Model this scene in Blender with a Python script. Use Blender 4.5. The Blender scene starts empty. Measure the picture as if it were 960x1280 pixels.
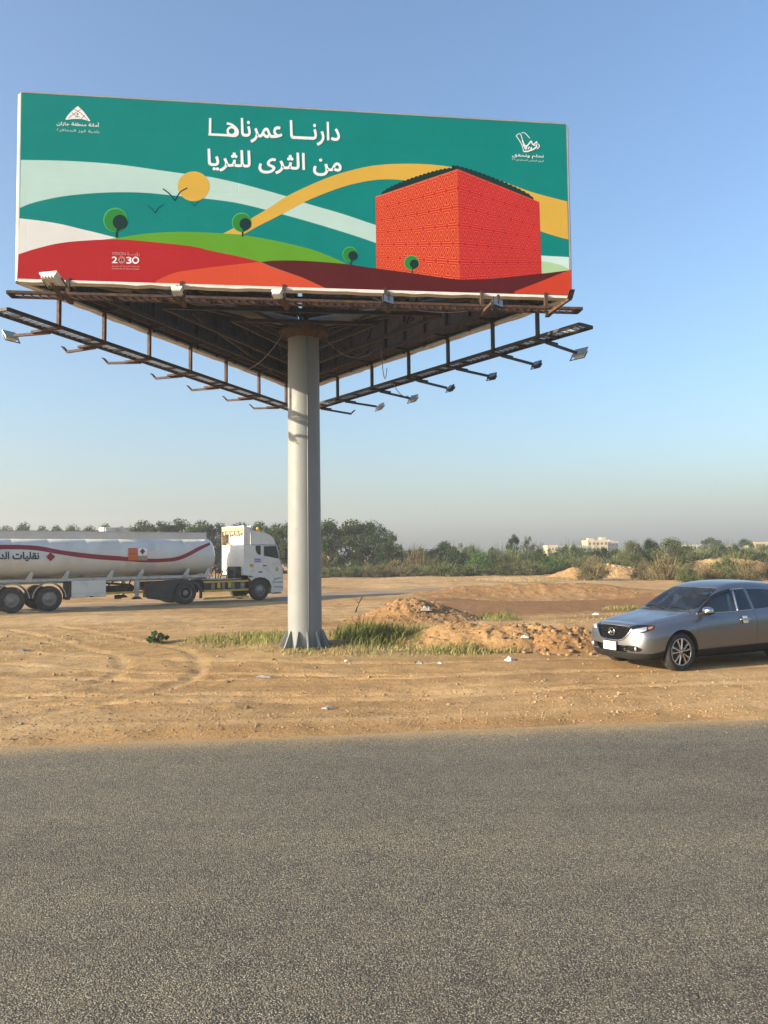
import bpy, bmesh, math, random
import numpy as np
from mathutils import Vector, Matrix
from mathutils.bvhtree import BVHTree
random.seed(7)
RNG = np.random.default_rng(11)
SC = bpy.context.scene
COL = SC.collection
R = math.radians

# ------------------------------------------------------------------ camera
PITCH, ROLL, CAMH, FPX = 3.1, 0.6, 2.35, 961.0          # FPX: focal length in pixels of a 960x1280 frame
cp, sp = math.cos(R(PITCH)), math.sin(R(PITCH))
F_ = Vector((0, cp, sp)); U0 = Vector((0, -sp, cp)); R0 = Vector((1, 0, 0))
cr, sr = math.cos(R(ROLL)), math.sin(R(ROLL))
R_ = R0 * cr - U0 * sr; U_ = R0 * sr + U0 * cr
CAM = Vector((0, 0, CAMH))
cam = bpy.data.objects.new('camera', bpy.data.cameras.new('camera')); COL.objects.link(cam)
cam.data.sensor_width = 36; cam.data.lens = 36 * FPX / 1280
cam.data.clip_start = 0.1; cam.data.clip_end = 6000
m3 = Matrix((R_, U_, -F_)).transposed()
cam.matrix_world = Matrix.Translation(CAM) @ m3.to_4x4()
SC.camera = cam

# ------------------------------------------------------------------ sky, sun, exposure
SUN_ELEV = 17.0
SUN_AZ = Vector((-0.93, -0.367, 0)).normalized()          # horizontal direction towards the sun
w = bpy.data.worlds.new('World'); SC.world = w; w.use_nodes = True
nt = w.node_tree; nt.nodes.clear()
sky = nt.nodes.new('ShaderNodeTexSky'); sky.sky_type = 'NISHITA'; sky.sun_disc = False
sky.sun_elevation = R(SUN_ELEV)
sky.sun_rotation = math.atan2(SUN_AZ.x, SUN_AZ.y)
sky.air_density = 1.2; sky.dust_density = 2.8; sky.ozone_density = 4.0; sky.altitude = 0
bg = nt.nodes.new('ShaderNodeBackground'); bg.inputs[1].default_value = 0.105
wo = nt.nodes.new('ShaderNodeOutputWorld')
nt.links.new(sky.outputs[0], bg.inputs[0]); nt.links.new(bg.outputs[0], wo.inputs[0])
sl = bpy.data.lights.new('sun', 'SUN'); sl.energy = 4.4; sl.angle = R(0.5); sl.color = (1.0, 0.83, 0.62)
so = bpy.data.objects.new('sun', sl); COL.objects.link(so)
sd = SUN_AZ * math.cos(R(SUN_ELEV)) + Vector((0, 0, math.sin(R(SUN_ELEV))))
so.rotation_euler = sd.to_track_quat('Z', 'Y').to_euler(); so.location = sd * 60
SC.view_settings.view_transform = 'Standard'; SC.view_settings.look = 'None'
SC.view_settings.exposure = 1.5; SC.view_settings.gamma = 1.0; SC.view_settings.use_curve_mapping = False
SC.cycles.max_bounces = 8; SC.cycles.transparent_max_bounces = 16
SC.cycles.volume_bounces = 0

# ------------------------------------------------------------------ helpers
def ray(px, py):
    return (F_ + R_ * ((px - 480) / FPX) - U_ * ((py - 640) / FPX))
def gpt(px, py, z=0.0):
    d = ray(px, py); return CAM + d * ((z - CAMH) / d.z)
def dpt(px, py, Y):
    d = ray(px, py); return CAM + d * (Y / d.y)
def lin(r, g, b):
    f = lambda c: ((c / 255 + .055) / 1.055) ** 2.4 if c > 10 else c / 255 / 12.92
    return (f(r), f(g), f(b))

class NT:
    def __init__(s, m):
        s.t = m.node_tree; s.n = s.t.nodes
    def add(s, kind, **kw):
        n = s.n.new(kind)
        for k, v in kw.items():
            if k.startswith('i_'): n.inputs[k[2:].replace('_', ' ')].default_value = v
            else: setattr(n, k, v)
        return n
    def link(s, a, b): s.t.links.new(a, b)
    def noise(s, scale, detail=4, rough=.6, vec=None, dist=0):
        n = s.add('ShaderNodeTexNoise'); n.inputs['Scale'].default_value = scale
        n.inputs['Detail'].default_value = detail; n.inputs['Roughness'].default_value = rough
        n.inputs['Distortion'].default_value = dist
        if vec is not None: s.link(vec, n.inputs['Vector'])
        return n
    def ramp(s, src, stops):
        n = s.add('ShaderNodeValToRGB'); e = n.color_ramp.elements
        while len(e) < len(stops): e.new(.5)
        for q, (p, c) in zip(e, stops):
            q.position = p; q.color = (c, c, c, 1) if isinstance(c, (int, float)) else (*c, 1)
        s.link(src, n.inputs[0]); return n
    def mix(s, fac, a, b, mode='MIX'):
        n = s.add('ShaderNodeMix', data_type='RGBA', blend_type=mode)
        for sock, v in ((n.inputs[0], fac), (n.inputs[6], a), (n.inputs[7], b)):
            if isinstance(v, (int, float)): sock.default_value = v
            elif isinstance(v, tuple): sock.default_value = (*v, 1)
            else: s.link(v, sock)
        return n.outputs[2]
    def bump(s, h, strength, dist, normal=None):
        n = s.add('ShaderNodeBump'); n.inputs['Strength'].default_value = strength
        n.inputs['Distance'].default_value = dist; s.link(h, n.inputs['Height'])
        if normal is not None: s.link(normal, n.inputs['Normal'])
        return n.outputs[0]

def newmat(name):
    m = bpy.data.materials.new(name); m.use_nodes = True
    g = NT(m); b = m.node_tree.nodes['Principled BSDF']
    return m, g, b
def mat(name, col, rough=.6, metal=0, var=.12, vscale=3.0, bump=0, bscale=40, coat=0, dirt=None, spec=None):
    """painted or plain surface with a little procedural unevenness"""
    m, g, b = newmat(name)
    tc = g.add('ShaderNodeTexCoord').outputs['Object']
    n = g.noise(vscale, 5, .65, tc)
    dark = tuple(c * (1 - var) for c in col); light = tuple(min(1, c * (1 + var)) for c in col)
    r = g.ramp(n.outputs[0], [(.3, dark), (.7, light)])
    out = r.outputs[0]
    if dirt:
        dcol, lo, hi, dsc = dirt
        d = g.noise(dsc, 6, .7, tc); dr = g.ramp(d.outputs[0], [(lo, 0), (hi, 1)])
        out = g.mix(dr.outputs[0], out, dcol)
    g.link(out, b.inputs['Base Color'])
    n2 = g.noise(vscale * 3, 3, .6, tc)
    rr = g.ramp(n2.outputs[0], [(.3, max(0, rough - .08)), (.7, min(1, rough + .08))])
    g.link(rr.outputs[0], b.inputs['Roughness'])
    b.inputs['Metallic'].default_value = metal
    if coat: b.inputs['Coat Weight'].default_value = coat; b.inputs['Coat Roughness'].default_value = .04
    if spec is not None: b.inputs['Specular IOR Level'].default_value = spec
    if bump:
        nb = g.noise(bscale, 4, .6, tc)
        g.link(g.bump(nb.outputs[0], .6, bump), b.inputs['Normal'])
    return m

class MB:
    """collects shapes into one mesh"""
    def __init__(s): s.v = []; s.f = []; s.mi = []; s.sm = []; s.mats = []
    def m(s, material):
        if material not in s.mats: s.mats.append(material)
        return s.mats.index(material)
    def add(s, verts, faces, material=None, smooth=False):
        o = len(s.v); s.v += [tuple(v) for v in verts]
        k = s.m(material) if material else 0
        for f in faces: s.f.append(tuple(i + o for i in f)); s.mi.append(k); s.sm.append(smooth)
        return s
    def box(s, c, size, material=None, rot=None, bevel=0):
        x, y, z = (q / 2 for q in size)
        if bevel:
            bm = bmesh.new(); bmesh.ops.create_cube(bm, size=1)
            for v in bm.verts: v.co = Vector((v.co.x * size[0], v.co.y * size[1], v.co.z * size[2]))
            bmesh.ops.bevel(bm, geom=bm.edges[:], offset=bevel, segments=2, affect='EDGES', profile=.5)
            bm.verts.index_update()
            V = [v.co.copy() for v in bm.verts]; Fc = [[v.index for v in f.verts] for f in bm.faces]; bm.free()
        else:
            V = [Vector((sx * x, sy * y, sz * z)) for sx in (-1, 1) for sy in (-1, 1) for sz in (-1, 1)]
            Fc = [(0, 1, 3, 2), (4, 6, 7, 5), (0, 4, 5, 1), (2, 3, 7, 6), (0, 2, 6, 4), (1, 5, 7, 3)]
        if rot is not None: V = [rot @ v for v in V]
        c = Vector(c)
        return s.add([v + c for v in V], Fc, material)
    def bar(s, a, b, wdt, hgt, material=None, up=(0, 0, 1), bevel=0):
        a = Vector(a); b = Vector(b); d = (b - a); L = d.length; d.normalize()
        up = Vector(up)
        if abs(d.dot(up)) > .98: up = Vector((0, 1, 0))
        sx = d.cross(up).normalized(); u2 = sx.cross(d).normalized()
        M = Matrix((d, sx, u2)).transposed()
        return s.box((a + b) / 2, (L, wdt, hgt), material, M, bevel)
    def tube(s, pts, r, material=None, seg=8, closed=False, caps=True):
        pts = [Vector(p) for p in pts]; n = len(pts)
        rs = r if isinstance(r, (list, tuple)) else [r] * n
        V = []; Fc = []; prev = None
        for i, p in enumerate(pts):
            if closed: t = pts[(i + 1) % n] - pts[i - 1]
            else: t = pts[min(i + 1, n - 1)] - pts[max(i - 1, 0)]
            t.normalize()
            if prev is None:
                a = Vector((0, 0, 1)) if abs(t.z) < .9 else Vector((1, 0, 0))
                u = t.cross(a).normalized()
            else:
                u = (prev - t * prev.dot(t)).normalized()
            prev = u; wv = t.cross(u)
            for k in range(seg):
                an = 2 * math.pi * k / seg
                V.append(p + (u * math.cos(an) + wv * math.sin(an)) * rs[i])
        for i in range(n if closed else n - 1):
            j = (i + 1) % n
            for k in range(seg):
                k2 = (k + 1) % seg
                Fc.append((i * seg + k, i * seg + k2, j * seg + k2, j * seg + k))
        if caps and not closed:
            Fc.append(tuple(range(seg))[::-1]); Fc.append(tuple((n - 1) * seg + k for k in range(seg)))
        return s.add(V, Fc, material, True)
    def lathe(s, prof, c, axis, material=None, seg=32, smooth=True):
        """prof: list of (radius, offset along axis)"""
        axis = Vector(axis).normalized(); a = Vector((0, 0, 1)) if abs(axis.z) < .9 else Vector((1, 0, 0))
        u = axis.cross(a).normalized(); wv = axis.cross(u); c = Vector(c)
        V = []; Fc = []; n = len(prof)
        for (r, o) in prof:
            for k in range(seg):
                an = 2 * math.pi * k / seg
                V.append(c + axis * o + (u * math.cos(an) + wv * math.sin(an)) * r)
        for i in range(n - 1):
            for k in range(seg):
                k2 = (k + 1) % seg
                Fc.append((i * seg + k, i * seg + k2, (i + 1) * seg + k2, (i + 1) * seg + k))
        return s.add(V, Fc, material, smooth)
    def prism(s, poly, depth, place, material=None):
        """poly: 2D outline; place(u, v, w) -> 3D; extruded from depth[0] to depth[1]"""
        n = len(poly)
        V = [place(u, v, depth[0]) for u, v in poly] + [place(u, v, depth[1]) for u, v in poly]
        Fc = [tuple(range(n)), tuple(range(2 * n - 1, n - 1, -1))]
        for i in range(n):
            j = (i + 1) % n; Fc.append((i, i + n, j + n, j))
        return s.add(V, Fc, material)
    def build(s, name, material=None, parent=None, recalc=True):
        me = bpy.data.meshes.new(name); me.from_pydata(s.v, [], s.f)
        for mm in (s.mats or [material]): me.materials.append(mm)
        me.polygons.foreach_set('material_index', s.mi); me.polygons.foreach_set('use_smooth', s.sm)
        if recalc:
            bm = bmesh.new(); bm.from_mesh(me); bmesh.ops.recalc_face_normals(bm, faces=bm.faces); bm.to_mesh(me); bm.free()
        me.update()
        o = bpy.data.objects.new(name, me); COL.objects.link(o)
        if parent is not None: o.parent = parent
        return o

def tag(o, label, cat=None, group=None):
    o['label'] = label
    if cat: o['category'] = cat
    if group: o['group'] = group
    return o
def empty(name, loc=(0, 0, 0), rz=0):
    o = bpy.data.objects.new(name, None); COL.objects.link(o); o.empty_display_size = .3
    o.location = loc; o.rotation_euler = (0, 0, rz); return o
def copy_tree(o, parent=None):
    c = o.copy(); COL.objects.link(c); c.parent = parent
    for ch in list(o.children): copy_tree(ch, c)
    return c
def numesh(name, V, Fc, material, smooth=False, attrs=None, parent=None):
    """fast mesh from numpy arrays; Fc is (n,4) or (n,3)"""
    me = bpy.data.meshes.new(name); n, k = Fc.shape
    me.vertices.add(len(V)); me.vertices.foreach_set('co', np.ascontiguousarray(V, np.float32).ravel())
    me.loops.add(n * k); me.loops.foreach_set('vertex_index', np.ascontiguousarray(Fc, np.int32).ravel())
    me.polygons.add(n); me.polygons.foreach_set('loop_start', np.arange(n, dtype=np.int32) * k)
    me.polygons.foreach_set('loop_total', np.full(n, k, np.int32))
    me.polygons.foreach_set('use_smooth', np.full(n, smooth))
    for a, val in (attrs or {}).items():
        at = me.attributes.new(a, 'FLOAT', 'POINT'); at.data.foreach_set('value', np.ascontiguousarray(val, np.float32))
    me.materials.append(material); me.update(calc_edges=True)
    o = bpy.data.objects.new(name, me); COL.objects.link(o)
    if parent is not None: o.parent = parent
    return o

# value noise on arrays
_LAT = RNG.random((256, 256))
def vnoise(x, y):
    xi = np.floor(x).astype(int); yi = np.floor(y).astype(int); fx = x - xi; fy = y - yi
    fx = fx * fx * (3 - 2 * fx); fy = fy * fy * (3 - 2 * fy)
    g = lambda a, b: _LAT[a % 256, b % 256]
    return (g(xi, yi) * (1 - fx) * (1 - fy) + g(xi + 1, yi) * fx * (1 - fy) + g(xi, yi + 1) * (1 - fx) * fy + g(xi + 1, yi + 1) * fx * fy) - .5
def fbm(x, y, o=4):
    s = 0; a = 1
    for k in range(o):
        s = s + a * vnoise(x * 2 ** k + 17.3 * k, y * 2 ** k + 9.1 * k); a *= .5
    return s
def sstep(a, b, x):
    t = np.clip((x - a) / (b - a), 0, 1); return t * t * (3 - 2 * t)

# ------------------------------------------------------------------ Arabic letter shaping
_AR = {'ا': (0xFE8D, 2), 'أ': (0xFE83, 2), 'ب': (0xFE8F, 4), 'ة': (0xFE93, 2), 'ت': (0xFE95, 4), 'ث': (0xFE99, 4), 'ج': (0xFE9D, 4),
       'ح': (0xFEA1, 4), 'خ': (0xFEA5, 4), 'د': (0xFEA9, 2), 'ر': (0xFEAD, 2), 'ز': (0xFEAF, 2), 'س': (0xFEB1, 4), 'ض': (0xFEBD, 4),
       'ط': (0xFEC1, 4), 'ع': (0xFEC9, 4), 'ف': (0xFED1, 4), 'ق': (0xFED5, 4), 'ك': (0xFED9, 4), 'ل': (0xFEDD, 4), 'م': (0xFEE1, 4),
       'ن': (0xFEE5, 4), 'ه': (0xFEE9, 4), 'و': (0xFEED, 2), 'ؤ': (0xFE85, 2), 'ى': (0xFEEF, 2), 'ي': (0xFEF1, 4), 'ـ': (0x640, 9)}
def shape_ar(s):
    out = []
    for i, c in enumerate(s):
        if c not in _AR: out.append(c); continue
        base, k = _AR[c]
        if k == 9: out.append(c); continue
        pj = i > 0 and s[i - 1] in _AR and _AR[s[i - 1]][1] > 2
        nj = k == 4 and i + 1 < len(s) and s[i + 1] in _AR
        out.append(chr(base + (3 if pj and nj else 2 if nj else 1 if pj else 0)))
    return ''.join(reversed(out))
from mathutils.geometry import tessellate_polygon
def text_tris(body, bold=0.0):
    """flat triangulated lettering scaled to the unit square of its own bounds; every outline is filled on its own, holes cut out,
    so that letters built of overlapping strokes stay solid. Third value: stacking order of the stroke."""
    c = bpy.data.curves.new('lettering', 'FONT'); c.body = body; c.resolution_u = 3; c.fill_mode = 'NONE'
    o = bpy.data.objects.new('lettering', c); COL.objects.link(o); bpy.context.view_layer.update()
    dg = bpy.context.evaluated_depsgraph_get(); ev = o.evaluated_get(dg); me = ev.to_mesh()
    P_ = [np.array(v.co[:2]) for v in me.vertices]; nb = {}
    for e in me.edges:
        a, b = e.vertices; nb.setdefault(a, []).append(b); nb.setdefault(b, []).append(a)
    ev.to_mesh_clear(); bpy.data.objects.remove(o); bpy.data.curves.remove(c)
    seen = set(); loops = []
    for st in range(len(P_)):
        if st in seen or st not in nb: continue
        lp = [st]; seen.add(st); cur = nb[st][0] if (st + 1) not in nb[st] else st + 1
        while cur not in seen:
            lp.append(cur); seen.add(cur); nx_ = [q for q in nb[cur] if q not in seen]
            if not nx_: break
            cur = nx_[0]
        pts = [P_[lp[0]]]
        for q in lp[1:]:
            if np.hypot(*(P_[q] - pts[-1])) > 1e-4: pts.append(P_[q])
        if len(pts) > 2: loops.append(np.array(pts))
    area = lambda p: .5 * float(np.sum(p[:, 0] * np.roll(p[:, 1], -1) - np.roll(p[:, 0], -1) * p[:, 1]))
    A = [area(p) for p in loops]; big = max(range(len(A)), key=lambda i: abs(A[i])); sg = 1 if A[big] > 0 else -1
    def off(p):
        e0 = p - np.roll(p, 1, 0); e1 = np.roll(p, -1, 0) - p
        n0 = np.stack([e0[:, 1], -e0[:, 0]], 1) / (np.hypot(*e0.T)[:, None] + 1e-9); n1 = np.stack([e1[:, 1], -e1[:, 0]], 1) / (np.hypot(*e1.T)[:, None] + 1e-9)
        b = n0 + n1; b /= np.maximum(np.hypot(*b.T)[:, None], .6); return p + b * bold * sg
    def inside(pt, p):
        x, y = pt; x0, y0 = p.T; x1, y1 = np.roll(p, -1, 0).T; m = (y0 > y) != (y1 > y)
        return (np.sum(m & (x < (x1 - x0) * (y - y0) / np.where(np.abs(y1 - y0) < 1e-12, 1e-12, y1 - y0) + x0)) % 2) == 1
    outs = [(off(p), p) for p, a in zip(loops, A) if a * sg > 0]; holes = [(off(p), p) for p, a in zip(loops, A) if a * sg < 0]
    V = []; Fc = []; Z = []
    for k, (p, raw) in enumerate(outs):
        hs = [h for h, hr in holes if inside(hr[0], raw) and inside(hr[len(hr) // 2], raw)]
        polys = [[Vector((q[0], q[1], 0)) for q in lp] for lp in [p] + hs]
        tr = tessellate_polygon(polys); base = len(V)
        for lp in polys: V += [(v.x, v.y) for v in lp]
        Fc += [tuple(base + q for q in t) for t in tr]; Z += [k % 3] * (len(V) - len(Z))
    V = np.array(V); lo = V.min(0); hi = V.max(0); V = (V - lo) / (hi - lo)
    return np.column_stack([V, Z]), Fc

# ------------------------------------------------------------------ ground, road, dirt track
EDGE0, EDGES = 10.50, 0.118
def edge(x): return EDGE0 + EDGES * x
TR_A = np.array([-6.4, 39.7]); TR_D = np.array([math.cos(R(38)), math.sin(R(38))]); TR_N = np.array([-TR_D[1], TR_D[0]])
def track_uv(x, y):
    dx = x - TR_A[0]; dy = y - TR_A[1]
    return dx * TR_D[0] + dy * TR_D[1], dx * TR_N[0] + dy * TR_N[1]
CAR_POS = Vector((4.49, 15.52, 0.0)); CAR_RZ = R(25)
def trackmask(x, y):
    t, n = track_uv(x, y)
    nn = n + .5 * fbm(x * .35 + 40, y * .35, 3)
    return sstep(-1.9, -1.3, nn) * (1 - sstep(4.4, 5.6, nn)) * (1 - sstep(16, 34, t)), t, n
TRACKS = []
for pl_, wd_ in (([(-16, 16.2), (-9, 14.6), (-3, 13.9), (4, 14.3), (14, 16.0), (26, 18.2)], 1.65), ([(-15, 21.5), (-9, 18.2), (-4.5, 16.6), (1, 15.9), (7, 16.4)], 1.6), ([(-13, 11.4), (-4, 11.6), (5, 12.6), (16, 14.2)], 1.7),
                 ([(-12, 26), (-7.5, 21), (-5.2, 17.8), (-4.6, 14.5), (-6, 11.6)], 1.6), ([(-3, 24.5), (4, 24.0), (11, 24.8), (20, 27)], 1.7)):
    p_ = np.array(pl_, float); q_ = []
    for i_ in range(len(p_) - 1):
        a0_, a1_, a2_, a3_ = (p_[max(0, min(len(p_) - 1, k_))] for k_ in (i_ - 1, i_, i_ + 1, i_ + 2))
        for t_ in np.linspace(0, 1, 8, endpoint=False): q_.append(.5 * (2 * a1_ + (a2_ - a0_) * t_ + (2 * a0_ - 5 * a1_ + 4 * a2_ - a3_) * t_ ** 2 + (3 * a1_ - a0_ - 3 * a2_ + a3_) * t_ ** 3))
    q_ = np.array(q_ + [p_[-1]]); d_ = np.gradient(q_, axis=0); d_ /= np.hypot(*d_.T)[:, None]; nn_ = np.stack([-d_[:, 1], d_[:, 0]], 1)
    TRACKS += [q_ + nn_ * wd_ / 2, q_ - nn_ * wd_ / 2]
def ruts(x, y):
    out = np.zeros_like(x); m = (y > 9) & (y < 29) & (np.abs(x) < 28)
    if not m.any(): return out
    xx, yy = x[m], y[m]; acc = np.zeros_like(xx)
    for T in TRACKS:
        dm = np.full_like(xx, 9.0); along = np.zeros_like(xx)
        for k_, (a_, b_) in enumerate(zip(T, T[1:])):
            e = b_ - a_; L2 = e @ e; t = np.clip(((xx - a_[0]) * e[0] + (yy - a_[1]) * e[1]) / L2, 0, 1)
            d = np.hypot(xx - a_[0] - t * e[0], yy - a_[1] - t * e[1]); u = d < dm; dm = np.where(u, d, dm); along = np.where(u, k_ + t, along)
        wob = .6 + .9 * (vnoise(along * 1.3 + 5, along * 0 + len(T)) + .3)
        acc += np.clip(wob, 0, 1.3) * (-np.exp(-(dm / .13) ** 4) + .55 * np.exp(-((dm - .24) / .09) ** 2))
    out[m] = acc; return out
def terrain(x, y, fine=True):
    e = edge(x)
    d = y - e
    d = d + .55 * fbm(x * .55 + 7, y * .55, 3) + .30 * fbm(x * 2.6, y * 2.6 + 4, 3) * (np.abs(d) < 3)
    h = -.07 + .085 * sstep(-.5, .7, d)
    v = y - .12 * x
    streak = fbm(x * .10 + 3, v * 1.7, 3)
    lot = sstep(.2, 2.0, d)
    h = h + lot * .045 * streak * (1 - sstep(9, 14, d))
    h = h + lot * .10 * fbm(x * .25, y * .25, 3)
    rt = ruts(x, y) * lot; h = h + .028 * rt; streak = np.where(rt < -.05, np.maximum(streak * .5, .17), streak * .55) + np.where(rt > .1, -.1, 0)
    if fine:
        h = h + (.25 + .75 * lot) * .030 * fbm(x * 2.1, y * 2.1, 4)
        h = h + lot * .035 * np.maximum(fbm(x * 5 + 9, y * 5, 3) - .18, 0) * 2
    # low rise round the pole and rough ground towards the scrub
    far = sstep(26, 45, y)
    h = h + far * .35 * fbm(x * .12 + 5, y * .10, 3)
    h = h + .12 * np.exp(-((x + 1.0) ** 2 / 9 + (y - 19.3) ** 2 / 3))
    tm, t, n = trackmask(x, y)
    flat = sstep(-3.2, -2.0, n) * (1 - sstep(4.6, 6.5, n)) * (1 - sstep(22, 34, t))
    h = h * (1 - flat * .97)
    cx = (x - 7.0); cy = (y - 16.2)
    cf = np.exp(-((cx / 3.6) ** 4 + (cy / 2.4) ** 4))
    h = h * (1 - cf * .95)
    return h, streak, tm
def groundz(x, y):
    return float(terrain(np.array([float(x)]), np.array([float(y)]))[0][0])

def soil_nodes(g, b, base_out=None):
    """shared look of the sandy soil in world coordinates"""
    geo = g.add('ShaderNodeNewGeometry').outputs['Position']
    big = g.noise(.22, 5, .6, geo); mid = g.noise(1.7, 6, .68, geo); fine = g.noise(26, 5, .75, geo); vfine = g.noise(120, 3, .7, geo)
    c1 = g.ramp(big.outputs[0], [(.30, (.37, .222, .092)), (.52, (.455, .295, .134)), (.72, (.52, .365, .19))]).outputs[0]
    c2 = g.ramp(mid.outputs[0], [(.32, (.72, .70, .66)), (.55, (1, 1, 1)), (.75, (1.0, 1.0, 1.0))]).outputs[0]
    c = g.mix(.75, c1, c2, 'MULTIPLY')
    c3 = g.ramp(fine.outputs[0], [(.34, (.58, .55, .52)), (.48, (1, 1, 1)), (.66, (1.16, 1.16, 1.18))]).outputs[0]
    c = g.mix(.9, c, c3, 'MULTIPLY')
    c4 = g.ramp(vfine.outputs[0], [(.36, (.70, .68, .66)), (.5, (1, 1, 1)), (.64, (1.15, 1.15, 1.16))]).outputs[0]
    c = g.mix(.8, c, c4, 'MULTIPLY')
    bmp = g.bump(fine.outputs[0], .55, .03)
    bmp = g.bump(vfine.outputs[0], .6, .012, bmp)
    lump = g.noise(8.5, 5, .72, geo)
    bmp = g.bump(lump.outputs[0], .5, .06, bmp)
    bmp = g.bump(mid.outputs[0], .4, .12, bmp)
    g.link(bmp, b.inputs['Normal']); b.inputs['Roughness'].default_value = .95
    b.inputs['Specular IOR Level'].default_value = .15
    return c, geo, mid, fine

def ground_material():
    m, g, b = newmat('sandy_soil')
    c, geo, mid, fine = soil_nodes(g, b)
    st = g.add('ShaderNodeAttribute', attribute_name='streak').outputs['Fac']
    str_ = g.ramp(st, [(.25, (.80, .77, .73)), (.5, (1, 1, 1)), (.75, (1, 1, 1))]).outputs[0]
    c = g.mix(.85, c, str_, 'MULTIPLY')
    lt = g.ramp(st, [(.58, 0), (.8, .45)]).outputs[0]
    c = g.mix(lt, c, (.56, .40, .225))
    dp = g.add('ShaderNodeAttribute', attribute_name='damp').outputs['Fac']
    c = g.mix(dp, c, g.mix(mid.outputs[0], (.17, .088, .036), (.27, .145, .062)))
    dr = g.add('ShaderNodeAttribute', attribute_name='litter').outputs['Fac']
    ln = g.ramp(fine.outputs[0], [(.45, 0), (.6, 1)]).outputs[0]
    mm = g.add('ShaderNodeMath', operation='MULTIPLY'); g.link(dr, mm.inputs[0]); g.link(ln, mm.inputs[1])
    c = g.mix(mm.outputs[0], c, (.20, .17, .07))
    g.link(c, b.inputs['Base Color'])
    return m

def grid_axis(parts):
    return np.unique(np.round(np.concatenate(parts), 4))
xs = grid_axis([-32 - np.geomspace(.3, 820, 44), np.arange(-32, 32.01, .13), 32 + np.geomspace(.3, 820, 44)])
ys = grid_axis([np.array([-40, -25, -12, 0, 4, 6.0]), np.arange(6.5, 8, .15), np.arange(8, 16, .07), np.arange(16, 26, .10), np.arange(26, 52, .18), 52 + np.geomspace(.3, 800, 60)])
X, Y = np.meshgrid(xs, ys); x = X.ravel(); y = Y.ravel()
h, streak, tm = terrain(x, y)
damp = sstep(.1, .45, np.exp(-(((x - 8.8 - .25 * (y - 33)) / 8.0) ** 4 + ((y - 36) / 7.5) ** 4)) * 1.15 + .55 * fbm(x * .3, y * .55, 4) - .22) * .95
litter = np.exp(-(((x + .6) / 4.5) ** 2 + ((y - 18.6) / 1.8) ** 2)) + .5 * np.exp(-(((x + 4.5) / 2.5) ** 2 + ((y - 20.5) / 1.6) ** 2))
litter = np.clip(litter * 1.1 + .25 * fbm(x, y, 3), 0, 1)
nx, ny = len(xs), len(ys)
i = np.arange(ny - 1)[:, None] * nx + np.arange(nx - 1)[None, :]
Fq = np.stack([i, i + 1, i + nx + 1, i + nx], -1).reshape(-1, 4)
SOIL = ground_material()
gr = numesh('ground', np.stack([x, y, h], 1), Fq, SOIL, True, {'streak': np.clip(streak + .5, 0, 1), 'damp': damp, 'litter': litter})
gr['kind'] = 'structure'

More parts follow.
